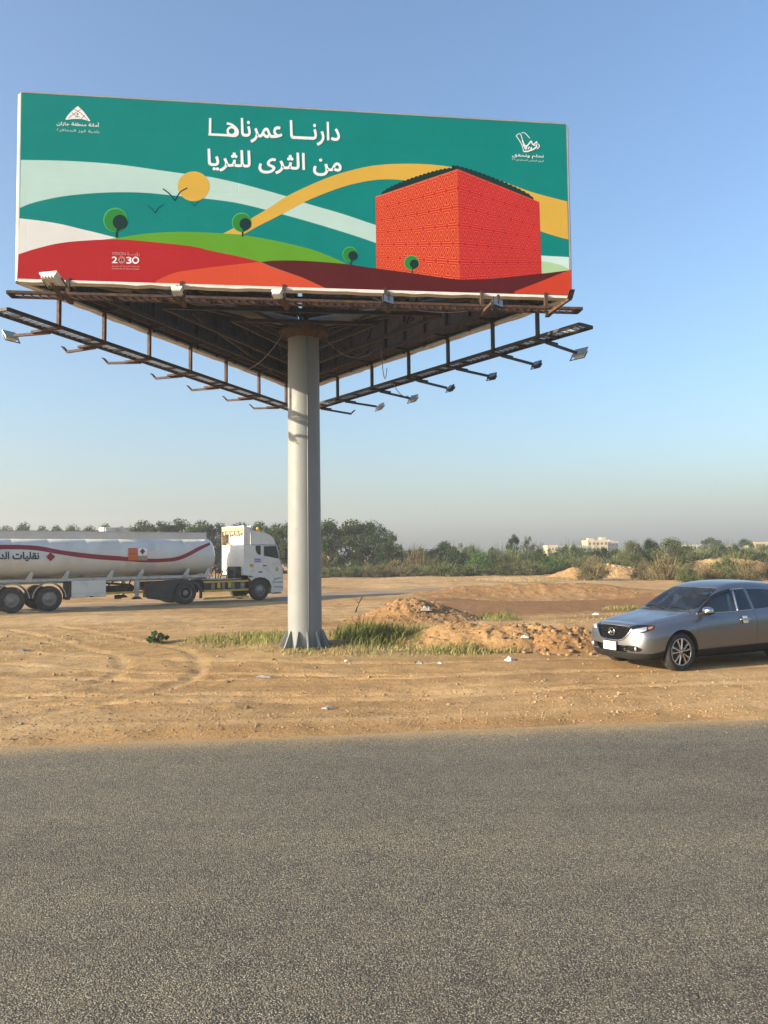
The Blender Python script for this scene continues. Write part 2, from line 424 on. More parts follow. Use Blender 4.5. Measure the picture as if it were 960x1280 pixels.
def asphalt_material():
    m, g, b = newmat('worn_asphalt')
    geo = g.add('ShaderNodeNewGeometry').outputs['Position']
    sep = g.add('ShaderNodeSeparateXYZ'); g.link(geo, sep.inputs[0])
    # aggregate: cells of different stones in a dark binder
    vo = g.add('ShaderNodeTexVoronoi', feature='F1'); vo.inputs['Scale'].default_value = 98; g.link(geo, vo.inputs['Vector'])
    sepc = g.add('ShaderNodeSeparateColor'); g.link(vo.outputs['Color'], sepc.inputs[0])
    stone = g.ramp(sepc.outputs[0], [(0, (.092, .085, .064)), (.4, (.200, .184, .138)), (.75, (.31, .282, .206)), (.95, (.47, .42, .31)), (1, (.60, .54, .41))]).outputs[0]
    gap = g.ramp(vo.outputs['Distance'], [(.28, 0), (.62, 1)]).outputs[0]
    c = g.mix(gap, stone, (.048, .044, .035))
    n1 = g.noise(56, 4, .7, geo)
    c = g.mix(.85, c, g.ramp(n1.outputs[0], [(.32, (.42, .41, .39)), (.5, (1.06, 1.06, 1.05)), (.68, (1.5, 1.48, 1.40))]).outputs[0], 'MULTIPLY')
    # broad wear bands along the lane and patches
    mp = g.add('ShaderNodeMapping'); mp.inputs['Scale'].default_value = (.16, .9, 1); mp.inputs['Rotation'].default_value = (0, 0, -.107)
    g.link(geo, mp.inputs[0])
    n2 = g.noise(1.0, 5, .6, mp.outputs[0])
    c = g.mix(.9, c, g.ramp(n2.outputs[0], [(.3, (.70, .70, .72)), (.5, (1, 1, 1)), (.7, (1.25, 1.22, 1.14))]).outputs[0], 'MULTIPLY')
    n3 = g.noise(3.2, 5, .7, geo)
    dustf = g.ramp(n3.outputs[0], [(.35, 0), (.75, .22)]).outputs[0]
    c = g.mix(dustf, c, (.30, .235, .15))
    # blown sand thinning out from the verge
    ma = g.add('ShaderNodeMath', operation='MULTIPLY'); ma.inputs[1].default_value = EDGES; g.link(sep.outputs[0], ma.inputs[0])
    mb = g.add('ShaderNodeMath', operation='SUBTRACT'); g.link(sep.outputs[1], mb.inputs[0]); g.link(ma.outputs[0], mb.inputs[1])
    n4 = g.noise(.9, 8, .74, geo); n5 = g.noise(70, 3, .75, geo)
    a1 = g.add('ShaderNodeMath', operation='MULTIPLY_ADD'); a1.inputs[1].default_value = .95; g.link(n4.outputs[0], a1.inputs[0]); g.link(mb.outputs[0], a1.inputs[2])
    a2 = g.add('ShaderNodeMath', operation='MULTIPLY_ADD'); a2.inputs[1].default_value = 4.2; g.link(n5.outputs[0], a2.inputs[0]); g.link(a1.outputs[0], a2.inputs[2])
    mr = g.add('ShaderNodeMapRange'); mr.inputs[1].default_value = EDGE0 + 2.0; mr.inputs[2].default_value = EDGE0 + 2.35; g.link(a2.outputs[0], mr.inputs[0])
    c = g.mix(mr.outputs[0], c, g.ramp(n5.outputs[0], [(.35, (.22, .150, .070)), (.5, (.40, .275, .125)), (.65, (.50, .37, .19))]).outputs[0])
    g.link(c, b.inputs['Base Color']); b.inputs['Roughness'].default_value = .82; b.inputs['Specular IOR Level'].default_value = .35
    hb = g.add('ShaderNodeMath', operation='SUBTRACT'); hb.inputs[0].default_value = 1; g.link(vo.outputs['Distance'], hb.inputs[1])
    bm1 = g.bump(hb.outputs[0], .8, .012); bm1 = g.bump(n1.outputs[0], .6, .012, bm1)
    g.link(bm1, b.inputs['Normal'])
    return m
xr = grid_axis([np.array([-300, -150, -80, -50, -30.0]), np.arange(-18, 18.01, .25), np.array([30.0, 50, 80, 150, 300])])
vr = np.concatenate([np.array([-45, -30, -18.0]), np.linspace(-10, .7, 40)])
XR, VR = np.meshgrid(xr, vr); YR = EDGE0 + EDGES * XR + VR
nx, ny = len(xr), len(vr); i = np.arange(ny - 1)[:, None] * nx + np.arange(nx - 1)[None, :]
Fr = np.stack([i, i + 1, i + nx + 1, i + nx], -1).reshape(-1, 4)
zr = .012 * fbm(XR * .3, YR * .3, 2) - .07 * sstep(-.6, .3, VR)
rd = numesh('road', np.stack([XR.ravel(), YR.ravel(), zr.ravel()], 1), Fr, asphalt_material(), True); rd['kind'] = 'structure'

# old strip of asphalt the lorry stands on
def track_material():
    m, g, b = newmat('dusty_asphalt')
    geo = g.add('ShaderNodeNewGeometry').outputs['Position']
    n1 = g.noise(.5, 6, .7, geo); n2 = g.noise(9, 5, .7, geo)
    c = g.ramp(n1.outputs[0], [(.28, (.14, .108, .070)), (.5, (.24, .175, .10)), (.7, (.40, .265, .13))]).outputs[0]
    c = g.mix(.6, c, g.ramp(n2.outputs[0], [(.3, (.7, .7, .7)), (.6, (1.1, 1.1, 1.1))]).outputs[0], 'MULTIPLY')
    g.link(c, b.inputs['Base Color']); b.inputs['Roughness'].default_value = .9
    g.link(g.bump(n2.outputs[0], .4, .02), b.inputs['Normal'])
    return m
tt = np.arange(-42, 34, .35); tn = np.linspace(-1.5, 4.8, 19)
TT, TN = np.meshgrid(tt, tn)
jit = np.where(TN < -1.4, 1, 0) * (.7 * fbm(TT * .5, TT * 0 + 3, 4)) + np.where(TN > 4.7, 1, 0) * (1.2 * fbm(TT * .4, TT * 0 + 8, 4))
XT = TR_A[0] + TR_D[0] * TT + TR_N[0] * (TN + jit); YT = TR_A[1] + TR_D[1] * TT + TR_N[1] * (TN + jit)
edgeT = np.minimum(TN + 1.5, 4.8 - TN)
zt = terrain(XT.ravel(), YT.ravel())[0].reshape(XT.shape) + .012 - .05 * (1 - sstep(0, .5, edgeT)) - .12 * sstep(14, 33, TT) + .0
nx, ny = len(tt), len(tn); i = np.arange(ny - 1)[:, None] * nx + np.arange(nx - 1)[None, :]
Ft = np.stack([i, i + 1, i + nx + 1, i + nx], -1).reshape(-1, 4)
tk = numesh('dirt_road', np.stack([XT.ravel(), YT.ravel(), zt.ravel()], 1), Ft, track_material(), True); tk['kind'] = 'structure'

# ------------------------------------------------------------------ air
def haze():
    mb = MB(); mb.box((0, 390, 19), (1660, 860, 46))
    m = bpy.data.materials.new('air'); m.use_nodes = True; t = m.node_tree; t.nodes.clear()
    o = t.nodes.new('ShaderNodeOutputMaterial'); v = t.nodes.new('ShaderNodeVolumePrincipled')
    v.inputs['Color'].default_value = (.72, .76, .80, 1); v.inputs['Density'].default_value = HAZE
    v.inputs['Anisotropy'].default_value = .2
    t.links.new(v.outputs[0], o.inputs['Volume'])
    ob = mb.build('haze', m); ob['kind'] = 'stuff'; return ob
HAZE = 0.0011
haze()

# ------------------------------------------------------------------ spoil heaps
def soil_mound_material(name, dark):
    m, g, b = newmat(name)
    c, geo, mid, fine = soil_nodes(g, b)
    n = g.noise(2.6, 6, .75, geo)
    c = g.mix(g.ramp(n.outputs[0], [(.35, dark), (.65, max(0, dark - .4))]).outputs[0], c, (.17, .085, .036))
    g.link(c, b.inputs['Base Color']); return m
def mound(name, label, cat, c, ax, ay, rz, hgt, bumps, seed, material, rough=.3, power=2.0, flat=0):
    n = 170; u = np.linspace(-1.25, 1.25, n); Ug, Vg = np.meshgrid(u, u)
    xx = Ug * ax; yy = Vg * ay
    r2 = Ug ** 2 + Vg ** 2
    wob = 1 + .5 * fbm(Ug * 1.6 + seed, Vg * 1.6, 3)
    prof = np.exp(-(r2 * wob * 2.0) ** (power / 2))
    for (bu, bv, bs, bh) in bumps: prof = prof + bh * np.exp(-(((Ug - bu) / bs) ** 2 + ((Vg - bv) / bs) ** 2))
    z = hgt * prof
    z = z + prof ** .6 * hgt * rough * (.6 * fbm(xx * 1.1 + seed * 3, yy * 1.1, 3) + .7 * np.abs(fbm(xx * 3.1 + seed, yy * 3.1, 4)) + .55 * np.maximum(fbm(xx * 8 + seed, yy * 8, 3) - .05, 0))
    ca, sa = math.cos(rz), math.sin(rz)
    wx = c[0] + xx * ca - yy * sa; wy = c[1] + xx * sa + yy * ca
    base = terrain(wx.ravel(), wy.ravel())[0].reshape(wx.shape)
    z = base + z - .05 - .10 * sstep(.85, 1.2, np.sqrt(r2))
    i = np.arange(n - 1)[:, None] * n + np.arange(n - 1)[None, :]
    Fm = np.stack([i, i + 1, i + n + 1, i + n], -1).reshape(-1, 4)
    cz = float(base.mean())
    V = np.stack([(wx - c[0]).ravel(), (wy - c[1]).ravel(), (z - cz).ravel()], 1)
    o = numesh(name, V, Fm, material, True); o.location = (c[0], c[1], cz)
    return tag(o, label, cat)
M_EARTH = soil_mound_material('brown_earth', .75); M_BANK = soil_mound_material('sandy_bank', .35); M_PALE = soil_mound_material('pale_sand', .05)
mound('earth_heap', 'brown earth heap with rubbish on it, standing behind the grass right of the pole', 'earth heap', (1.0, 27.6), 2.4, 1.7, .05, .72, [(-.25, 0, .25, .12), (.45, .1, .3, .12)], 3, M_EARTH, .26)
mound('earth_bank', 'long low dark brown bank of earth across the middle of the lot', 'earth bank', (8.4, 41.5), 7.8, 2.3, -.03, .72, [(-.35, 0, .35, .25), (.4, .1, .3, .2)], 11, M_EARTH, .16)
mound('soil_berm', 'craggy orange soil berm running from the grass to the bonnet of the grey car', 'soil berm', (3.1, 19.2), 3.2, 1.35, -.10, .46, [(-.45, .1, .3, .25), (.2, .0, .25, .15), (.6, -.1, .25, .2)], 23, M_BANK, .30, 3.0)
mound('soil_clods', 'rough dark clods of turned soil right at the front bumper of the grey car', 'soil heap', (4.25, 18.4), 1.25, .8, -.1, .46, [(-.3, 0, .25, .2), (.3, .1, .25, .15)], 31, M_EARTH, .34, 2.6)
mound('sand_cone', 'small pale pointed sand heap at the foot of the scrub', 'sand heap', (17.0, 69.5), 2.5, 2.2, 0, 1.0, [], 41, M_PALE, .10, 1.5)
mound('sand_bank', 'pale sand bank seen between dry bushes behind the car', 'sand bank', (21.5, 71.5), 4.2, 2.0, .1, 1.05, [(-.4, 0, .3, .3)], 47, M_PALE, .25)
mound('sand_ridge', 'low pale sand ridge running left from the pointed sand heap', 'sand bank', (13.0, 67.5), 5.2, 1.8, .05, .3, [], 53, M_PALE, .2)
mound('far_sand_bank', 'long pale sand bank among the scrub at the right edge of the picture', 'sand bank', (34.0, 80.0), 10, 2.5, .05, 1.3, [(.3, 0, .3, .2)], 59, M_PALE, .25)

# ------------------------------------------------------------------ three-sided billboard on one pole
BB = empty('billboard', (-1.953, 18.812, 0), R(6.904))
tag(BB, 'three-sided billboard with a green poster on a single thick grey pole', 'billboard')
BBM = Matrix.Translation(BB.location) @ Matrix.Rotation(R(6.904), 4, 'Z'); BBI = BBM.inverted()
HB, HT, LB = 7.84, 11.63, 11.3
YF, YA = -LB * .2887, LB * .5774

M_POLE = mat('grey_pole_paint', (.195, .21, .208), .6, 0, .08, .8, .0015, 25, dirt=((.12, .095, .07), .62, .80, 1.6))
M_RUST = mat('rusty_steel', (.085, .040, .024), .85, 0, .45, 6, .003, 60, dirt=((.035, .026, .022), .45, .6, 9))
M_STEEL = mat('dark_painted_steel', (.030, .026, .024), .7, 0, .35, 5, .002, 60, dirt=((.11, .05, .028), .55, .7, 7))
M_GREY = mat('weathered_grey_pipe', (.20, .205, .205), .7, 0, .15, 2, .002, 30, dirt=((.13, .08, .05), .55, .75, 5))
M_SHEET = mat('shaded_sheet_back', (.035, .028, .023), .75, 0, .35, 1.6, .004, 12, dirt=((.02, .016, .014), .45, .7, 3))  # board backing, darkness of the unlit interior put into its colour
M_SHEET_LIT = mat('lit_sheet_back', (.062, .045, .033), .75, 0, .3, 1.6, .004, 12, dirt=((.035, .025, .02), .5, .7, 3))  # same backing for the right board, its brighter lighting painted into the colour
M_CANVAS = mat('cream_vinyl_edge', (.62, .59, .53), .6, 0, .12, 4, .006, 8)
M_WHITE = mat('lamp_white', (.62, .60, .54), .45, 0, .12, 5)
M_BLACK = mat('lamp_black', (.022, .022, .023), .5, 0, .2, 5)
M_GLASS = mat('lamp_glass', (.30, .34, .38), .12, 0, .1, 5)
M_CABLE = mat('cable_sheath', (.16, .15, .14), .6, 0, .1, 5)

# pole: 24-sided tube, slightly tapered, with a weld seam
pr = .415
mb = MB(); NS = 40; Vp = []; Fp = []
zs_ = [0.03, .6, 2.4, 2.402, 4.9, 4.902, 7.77]
for z in zs_:
    rr = pr - .004 * z
    for k in range(NS):
        a = 2 * math.pi * (k + .5) / NS; Vp.append((rr * math.cos(a), rr * math.sin(a), z))
for q in range(len(zs_) - 1):
    for k in range(NS): Fp.append((q * NS + k, q * NS + (k + 1) % NS, (q + 1) * NS + (k + 1) % NS, (q + 1) * NS + k))
mb.add(Vp, Fp, M_POLE, True)
a = R(-90 + 19 - 6.9)
mb.tube([((pr - .002) * math.cos(a), (pr - .002) * math.sin(a), .05), ((pr - .030) * math.cos(a), (pr - .030) * math.sin(a), 7.72)], .014, M_POLE, 6)
pole = mb.build('pole', parent=BB)
mb = MB(); mb.lathe([(0, -.2), (.74, -.2), (.74, .035), (0, .035)], (0, 0, 0), (0, 0, 1), M_POLE, 32, False)
for k in range(16):
    a = 2 * math.pi * (k + .5) / 16
    mb.lathe([(0, .0), (.035, .0), (.035, .045), (0, .045)], (.65 * math.cos(a), .65 * math.sin(a), .035), (0, 0, 1), M_RUST, 6, False)
mb.build('base_plate', parent=pole)
for k in range(12):
    a = 2 * math.pi * k / 12 + .12
    g_ = MB(); ca, sa = math.cos(a), math.sin(a)
    g_.prism([(pr - .012, .036), (.70, .036), (.70, .08), (.62, .14), (pr + .03, .52), (pr - .012, .52)], (-.015, .015),
             lambda u, v, w_: Vector((u * ca - w_ * sa, u * sa + w_ * ca, v)), M_POLE)
    g_.build('gusset', parent=pole)

# head of the pole and the three big pipes to the corners
mb = MB(); mb.lathe([(0, 0), (.40, 0), (.60, .14), (.62, .18), (.62, .24), (0, .24)], (0, 0, 7.66), (0, 0, 1), M_RUST, 8, False)
mb.build('pole_head', parent=BB)
CORN = [Vector((-LB / 2, YF, 0)), Vector((LB / 2, YF, 0)), Vector((0, YA, 0))]
for c in CORN:
    d = c.normalized()
    p = MB(); p.tube([d * .2 + Vector((0, 0, 8.06)), c - d * 1.1 + Vector((0, 0, 8.10))], .13, M_GREY, 12); p.build('pipe', parent=BB)
ring = MB(); ring.tube([(c * .42) + Vector((0, 0, 8.26)) for c in CORN], .09, M_RUST, 8, closed=True); ring.build('ring_beam', parent=BB)

# the three boards: outward normal nrm, running from a to b
SIDES = [(CORN[0], CORN[1]), (CORN[1], CORN[2]), (CORN[2], CORN[0])]
def sidebasis(k):
    a, b = SIDES[k]; e = (b - a).normalized(); n = Vector((e.y, -e.x, 0)); return a, b, e, n
def P(a, e, n, u, o, z): return a + e * u + n * o + Vector((0, 0, z))
TEAL = mat('plain_teal_vinyl', lin(0, 118, 106), .5, 0, .04, 1)
GAP = .24
for k in range(3):
    a, b, e, n = sidebasis(k); L = LB
    u0, u1 = (.0, L) if k == 0 else (GAP, L - .02) if k == 2 else (.02, L - GAP)
    if k == 1: u0 = .06
    if k == 2: u1 = L - .06
    TH = .15
    if k: a = a + n * .12; b = b + n * .12
    bd = MB(); sheet = M_SHEET_LIT if k == 1 else M_SHEET
    # corrugated backing sheet
    nseg = 140; V = []; Fc = []
    for q in range(nseg + 1):
        u = u0 + .03 + (u1 - u0 - .06) * q / nseg; o = -TH + (.012 if q % 2 else -.012)
        V += [P(a, e, n, u, o, HB + .05), P(a, e, n, u, o, HT - .05)]
    for q in range(nseg): Fc.append((2 * q, 2 * q + 2, 2 * q + 3, 2 * q + 1))
    bd.add(V, Fc, sheet)
    # outer sheet, with turned-over edges
    bd.add([P(a, e, n, u0, 0, HB), P(a, e, n, u1, 0, HB), P(a, e, n, u1, 0, HT), P(a, e, n, u0, 0, HT)], [(0, 1, 2, 3)], TEAL if k else M_CANVAS)
    panel = bd.build('poster_panel' if k == 0 else 'back_panel', parent=BB, recalc=False)
    rim = MB()
    for (ua, za, ub, zb) in ((u0, HB, u1, HB), (u0, HT, u1, HT)):
        zz = -.06 if za == HB else .02
        nn = 40
        for q in range(nn):
            ta, tb = q / nn, (q + 1) / nn
            f = lambda t: (zz * (.75 + .5 * (RNG.random())) if za == HB else zz)
            if q == 0: za0 = f(0)
            zb0 = f(tb)
            A = u0 + (u1 - u0) * ta; B = u0 + (u1 - u0) * tb
            rim.add([P(a, e, n, A, .008, za), P(a, e, n, B, .008, za), P(a, e, n, B, .02, za + zb0), P(a, e, n, A, .02, za + za0),
                     P(a, e, n, A, -TH, za), P(a, e, n, B, -TH, za), P(a, e, n, B, -TH - .02, za + zb0), P(a, e, n, A, -TH - .02, za + za0)],
                    [(0, 1, 2, 3), (4, 7, 6, 5), (3, 2, 6, 7), (0, 4, 5, 1)], M_CANVAS)
            za0 = zb0
    for uu, s_ in ((u0, -1), (u1, 1)):
        rim.box(P(a, e, n, uu + s_ * .014, -TH / 2 - .012, (HB + HT) / 2), (.026, TH + .02, HT - HB + .02), M_CANVAS, Matrix((e, n, Vector((0, 0, 1)))).transposed())
    rim.build('vinyl_edge', parent=panel)
    if k == 0: PANEL0 = panel
    # studs and rails behind
    for q in range(13):
        u = .5 + (L - 1.0) * q / 12
        s_ = MB(); s_.bar(P(a, e, n, u, -TH - .06, HB - .04), P(a, e, n, u, -TH - .06, HT - .1), .06, .05, M_STEEL, up=n); s_.build('stud', parent=BB)
    for z in (HB + .10, HB + 1.25, HB + 2.4, HT - .25):
        s_ = MB(); s_.bar(P(a, e, n, .35, -TH - .13, z), P(a, e, n, L - .35, -TH - .13, z), .07, .09, M_RUST if z < HB + .2 else M_STEEL); s_.build('rail', parent=BB)
    for q in range(5):
        u = 1.2 + q * (L - 2.4) / 4
        s_ = MB(); s_.bar(P(a, e, n, u, -TH - .2, HT - .6), P(a, e, n, u + .3 * (1 if q < 2 else -1), -TH - 1.5, HB + .05), .06, .06, M_STEEL); s_.build('brace', parent=BB)
# horizontal ties across the triangle
for f, z in ((.78, HB - .02), (.55, HB - .02), (.78, HB + 2.2), (.30, HB - .02)):
    for k in range(3):
        p0, p1 = SIDES[k]; s_ = MB(); s_.bar(p0 * f + Vector((0, 0, z)), p1 * f + Vector((0, 0, z)), .07, .08, M_STEEL); s_.build('tie', parent=BB)
for x0, x1, y0, y1 in ((-3.6, -.3, -2.6, .1), (3.6, .3, -2.6, .1), (-2.2, 1.6, -2.9, 2.4), (2.2, -.6, -2.9, 2.9), (-.9, -2.6, 4.0, -1.0), (.9, 2.6, 4.0, -1.0)):
    s_ = MB(); s_.bar((x0, y0, HB + .02), (x1, y1, HB + .12), .06, .06, M_STEEL); s_.build('tie', parent=BB)

# catwalks, hangers, lamp arms with floodlights
def floodlight(mb_pos, aim, up, white, parent, size=.36):
    """box-shaped floodlight whose front looks along aim"""
    aim = aim.normalized(); sx = aim.cross(up).normalized(); u2 = sx.cross(aim).normalized()
    M = Matrix((sx, aim, u2)).transposed()
    f = MB(); shell = M_WHITE if white else M_BLACK
    W, H, D = size, size * .78, .075
    pts = lambda w2, h2, o: [mb_pos + M @ Vector((sx_ * w2 / 2, o, sz_ * h2 / 2)) for sx_, sz_ in ((-1, -1), (1, -1), (1, 1), (-1, 1))]
    ringA, ringB, ringC = pts(W, H, 0), pts(W * .97, H * .97, -.03), pts(W * .55, H * .55, -D - .03)
    f.add(ringA + ringB + ringC, [(0, 1, 5, 4), (1, 2, 6, 5), (2, 3, 7, 6), (3, 0, 4, 7), (4, 5, 9, 8), (5, 6, 10, 9), (6, 7, 11, 10), (7, 4, 8, 11), (11, 10, 9, 8)], shell)
    for q in range(5):
        o = (q - 2) * W * .17
        f.box(mb_pos + M @ Vector((o, -.07, 0)), (.012, .09, H * .8), shell, M)
    rim_ = [mb_pos + M @ Vector((sx_ * (W / 2 - .012), .004, sz_ * (H / 2 - .012))) for sx_, sz_ in ((-1, -1), (1, -1), (1, 1), (-1, 1))]
    f.add(rim_, [(0, 1, 2, 3)], M_GLASS)
    fl = f.build('floodlight', parent=parent)
    y_ = MB(); h2 = mb_pos + M @ Vector((0, -.05, -H * .75))
    y_.bar(mb_pos + M @ Vector((-W * .54, -.04, 0)), mb_pos + M @ Vector((-W * .54, -.05, -H * .75)), .03, .008, M_BLACK, up=aim)
    y_.bar(mb_pos + M @ Vector((W * .54, -.04, 0)), mb_pos + M @ Vector((W * .54, -.05, -H * .75)), .03, .008, M_BLACK, up=aim)
    y_.bar(mb_pos + M @ Vector((-W * .56, -.05, -H * .75)), mb_pos + M @ Vector((W * .56, -.05, -H * .75)), .03, .008, M_BLACK, up=aim)
    y_.build('yoke', parent=parent)
    return fl
ZC = HB - .68
lamp_plan = {0: [(.95, .42, 1, .36, 1), (3.15, .0, 1, .21, 1), (5.2, -.02, 1, .21, 1), (7.3, .05, 0, .24, 1), (9.35, .05, 0, .24, 1), (10.75, -.05, 0, .3, 0)],
             1: [(.9, 1, 1, .36, 1), (2.3, 1, 0, .24, 1), (3.9, 1, 0, .24, 1), (5.5, 1, 0, .24, 1), (7.2, 1, 1, .30, 1), (9.0, 1, 1, .30, 1), (10.4, 1, 0, .3, 0)],
             2: [(1.0, 1, 0, .3, 0), (2.6, 1, 0, .3, 0), (4.3, 1, 0, .3, 0), (5.9, 1, 0, .3, 0), (7.5, 1, 0, .3, 0), (9.0, 1, 0, .3, 0), (10.3, 1, 1, .30, 1)]}
for k in range(3):
    a, b, e, n = sidebasis(k); L = LB
    O1, O2 = -.02, .40
    us, ue = (-.25, L + .25) if k else (-.08, L + .12)
    ZC = HB - (.68 if k else .38)
    if k == 0: O1, O2 = .04, .34
    cw = MB()
    for o in (O1, O2):
        cw.bar(P(a, e, n, us, o, ZC), P(a, e, n, ue, o, ZC), .045, .07 if k else .05, M_STEEL if k else M_RUST)
    q = us + .0
    cnt = 0
    step = .95
    while q < ue - .01:
        cw.bar(P(a, e, n, q, O1, ZC), P(a, e, n, q, O2, ZC), .05, .06, M_STEEL); q += step
    cw.bar(P(a, e, n, ue, O1, ZC), P(a, e, n, ue, O2, ZC), .05, .06, M_STEEL)
    cwo = cw.build('catwalk', parent=BB)
    gt = MB(); q = us + .05
    while q < ue:
        gt.bar(P(a, e, n, q, O1 + .02, ZC + .02), P(a, e, n, q, O2 - .02, ZC + .02), .010, .025, M_GREY if k else M_RUST); q += .16
    for o in np.linspace(O1 + .09, O2 - .09, 4):
        gt.bar(P(a, e, n, us, o, ZC + .022), P(a, e, n, ue, o, ZC + .022), .010, .018, M_GREY if k else M_RUST)
    gt.build('grating', parent=cwo)
    for (u, tilt, white, size, has) in lamp_plan[k]:
        hg = MB(); hg.bar(P(a, e, n, u, O1 - .02, ZC - .02), P(a, e, n, u, O1 - .02, HB + .0), .07, .07, M_STEEL if k == 1 else M_RUST, up=n)
        hg.bar(P(a, e, n, u, O1 - .02, HB + .02), P(a, e, n, u, -.5, HB + .02), .06, .06, M_STEEL)
        hg.build('hanger', parent=BB)
        arm = MB(); reach = (1.3, 1.4, 1.15)[k]
        drop = (-.07, -.06, .02)[k] - .04 * RNG.random()
        skew = (RNG.random() - .5) * .25
        am = M_STEEL if k == 1 else M_RUST
        arm.bar(P(a, e, n, u + .05, O1 - .1, ZC - .06), P(a, e, n, u + .05, O2 + .25, ZC - .06), .09, .05, am)
        arm.bar(P(a, e, n, u - .02, O1 + .25, ZC - .10), P(a, e, n, u + skew, reach, ZC - .06 + drop), .055, .055, am)
        ao = arm.build('lamp_arm', parent=BB)
        tip = P(a, e, n, u + skew, reach, ZC - .02 + drop)
        if has:
            if k == 0:
                st = MB(); top = P(a, e, n, u + skew, reach - .02, HB - .66 + (.16 if tilt > .3 else .0))
                st.bar(tip, top, .03, .03, am); st.build('stem', parent=ao)
                floodlight(top + Vector((0, 0, .10)), -n + Vector((0, 0, (1.3 if tilt < .3 else 1.9) + .4 * RNG.random())) + e * (RNG.random() - .5) * .9, Vector((0, 0, 1)), white, ao, size) if tilt != .05 else floodlight(top + Vector((0, 0, .04)), n * .8 + e * .35 + Vector((0, 0, .25)), Vector((.15, 0, 1)), white, ao, size)
            else:
                floodlight(tip + n * .12 + Vector((0, 0, .0)), -n * .9 + Vector((0, 0, .8)) + e * (RNG.random() - .5) * .5, Vector((0, 0, 1)), white, ao, size)
        else:
            cl = MB(); cl.bar(tip + Vector((0, 0, -.03)), tip + n * .14 + Vector((0, 0, .10)), .11, .02, M_RUST); cl.build('clamp', parent=ao)
# loose cables
def sag(p0, p1, s, n=14):
    p0 = Vector(p0); p1 = Vector(p1)
    return [p0.lerp(p1, t / n) - Vector((0, 0, s * 4 * (t / n) * (1 - t / n))) for t in range(n + 1)]
a1, b1, e1, n1 = sidebasis(1)
for pts in (sag((.45, -.2, 7.75), (2.0, .6, 7.75), .45), sag((2.0, .6, 7.75), P(a1, e1, n1, 6.4, -.1, HB - .3), .55), sag(P(a1, e1, n1, 6.4, .1, ZC), P(a1, e1, n1, 7.2, 1.3, ZC - .1), .15),
            sag((-.5, -.2, 7.75), (-1.6, .9, ZC - .1), .2), sag((-3, YF + .2, HB - .1), (-.6, YF + .3, HB - .1), .22), sag((1.4, YF + .2, HB - .1), (4.2, YF + .3, HB - .12), .25)):
    c_ = MB(); c_.tube(pts, .011, M_CABLE, 5); c_.build('cable', parent=BB)

# --- poster artwork, drawn flat on the front panel
FN = (BBM.to_3x3() @ Vector((0, -1, 0)))
FO = BBM @ Vector((0, YF, 0))
def onposter(px, py, lay):
    d = ray(px, py); t = (FO - CAM).dot(FN) / d.dot(FN)
    return BBI @ (CAM + d * t) + Vector((0, -.004 - .0005 * lay, 0))
def ink(name, rgb, k=.70):
    c = tuple(q * (k if max(rgb) - min(rgb) > 40 else .86) * w_ for q, w_ in zip(lin(*rgb), (.93, 1.0, 1.08)))
    m, g, b = newmat(name); tc = g.add('ShaderNodeTexCoord').outputs['Object']
    n = g.noise(.9, 6, .7, tc)
    g.link(g.mix(.5, c, g.ramp(n.outputs[0], [(.3, tuple(q * .90 for q in c)), (.7, tuple(min(1, q * 1.08 + .004) for q in c))]).outputs[0]), b.inputs['Base Color'])
    # seams and slack of the printed sheets
    mp = g.add('ShaderNodeMapping'); mp.inputs['Scale'].default_value = (.5, 1, 2.0); g.link(tc, mp.inputs[0])
    n2 = g.noise(1.0, 3, .5, mp.outputs[0])
    br = g.add('ShaderNodeTexBrick', offset=.5); br.inputs['Scale'].default_value = 1; br.inputs['Mortar Size'].default_value = .008
    br.inputs['Brick Width'].default_value = 2.75; br.inputs['Row Height'].default_value = 1.22
    br.inputs['Color1'].default_value = (1, 1, 1, 1); br.inputs['Color2'].default_value = (1, 1, 1, 1); br.inputs['Mortar'].default_value = (0, 0, 0, 1)
    sp_ = g.add('ShaderNodeSeparateXYZ'); cb = g.add('ShaderNodeCombineXYZ'); g.link(tc, sp_.inputs[0]); g.link(sp_.outputs[0], cb.inputs[0]); g.link(sp_.outputs[2], cb.inputs[1])
    g.link(cb.outputs[0], br.inputs['Vector'])
    nb = g.bump(n2.outputs[0], .25, .05); nb = g.bump(br.outputs['Color'], .5, .006, nb)
    g.link(nb, b.inputs['Normal'])
    b.inputs['Roughness'].default_value = .55; b.inputs['Specular IOR Level'].default_value = .04
    return m
INK = {n_: ink('vinyl_' + n_, c_) for n_, c_ in dict(
    teal=(0, 139, 130), deep_teal=(0, 126, 112), pale=(184, 208, 196), ivory=(222, 216, 208), sky_white=(205, 222, 214), green=(108, 170, 48), red=(196, 44, 48),
    orange=(232, 88, 56), maroon=(98, 34, 38), yellow=(234, 184, 76), brick=(222, 48, 32), crimson=(198, 34, 42), line=(250, 122, 80), line_dark=(230, 82, 68),
    white=(235, 236, 230), leaf_dark=(22, 52, 50), leaf_green=(52, 142, 66), leaf_light=(88, 186, 96), mint=(190, 222, 170), vermilion=(222, 74, 48), bird=(10, 62, 74), soft_red=(206, 96, 96), pink=(236, 170, 165)).items()}
def smoothline(pts, n=6):
    out = []; m_ = len(pts)
    for i in range(m_ - 1):
        p0, p1, p2, p3 = (np.array(pts[max(0, min(m_ - 1, q))], float) for q in (i - 1, i, i + 1, i + 2))
        for t in np.linspace(0, 1, n, endpoint=False):
            out.append(tuple(.5 * ((2 * p1) + (p2 - p0) * t + (2 * p0 - 5 * p1 + 4 * p2 - p3) * t * t + (3 * p1 - p0 - 3 * p2 + p3) * t ** 3)))
    out.append(tuple(pts[-1])); return out
art = MB()
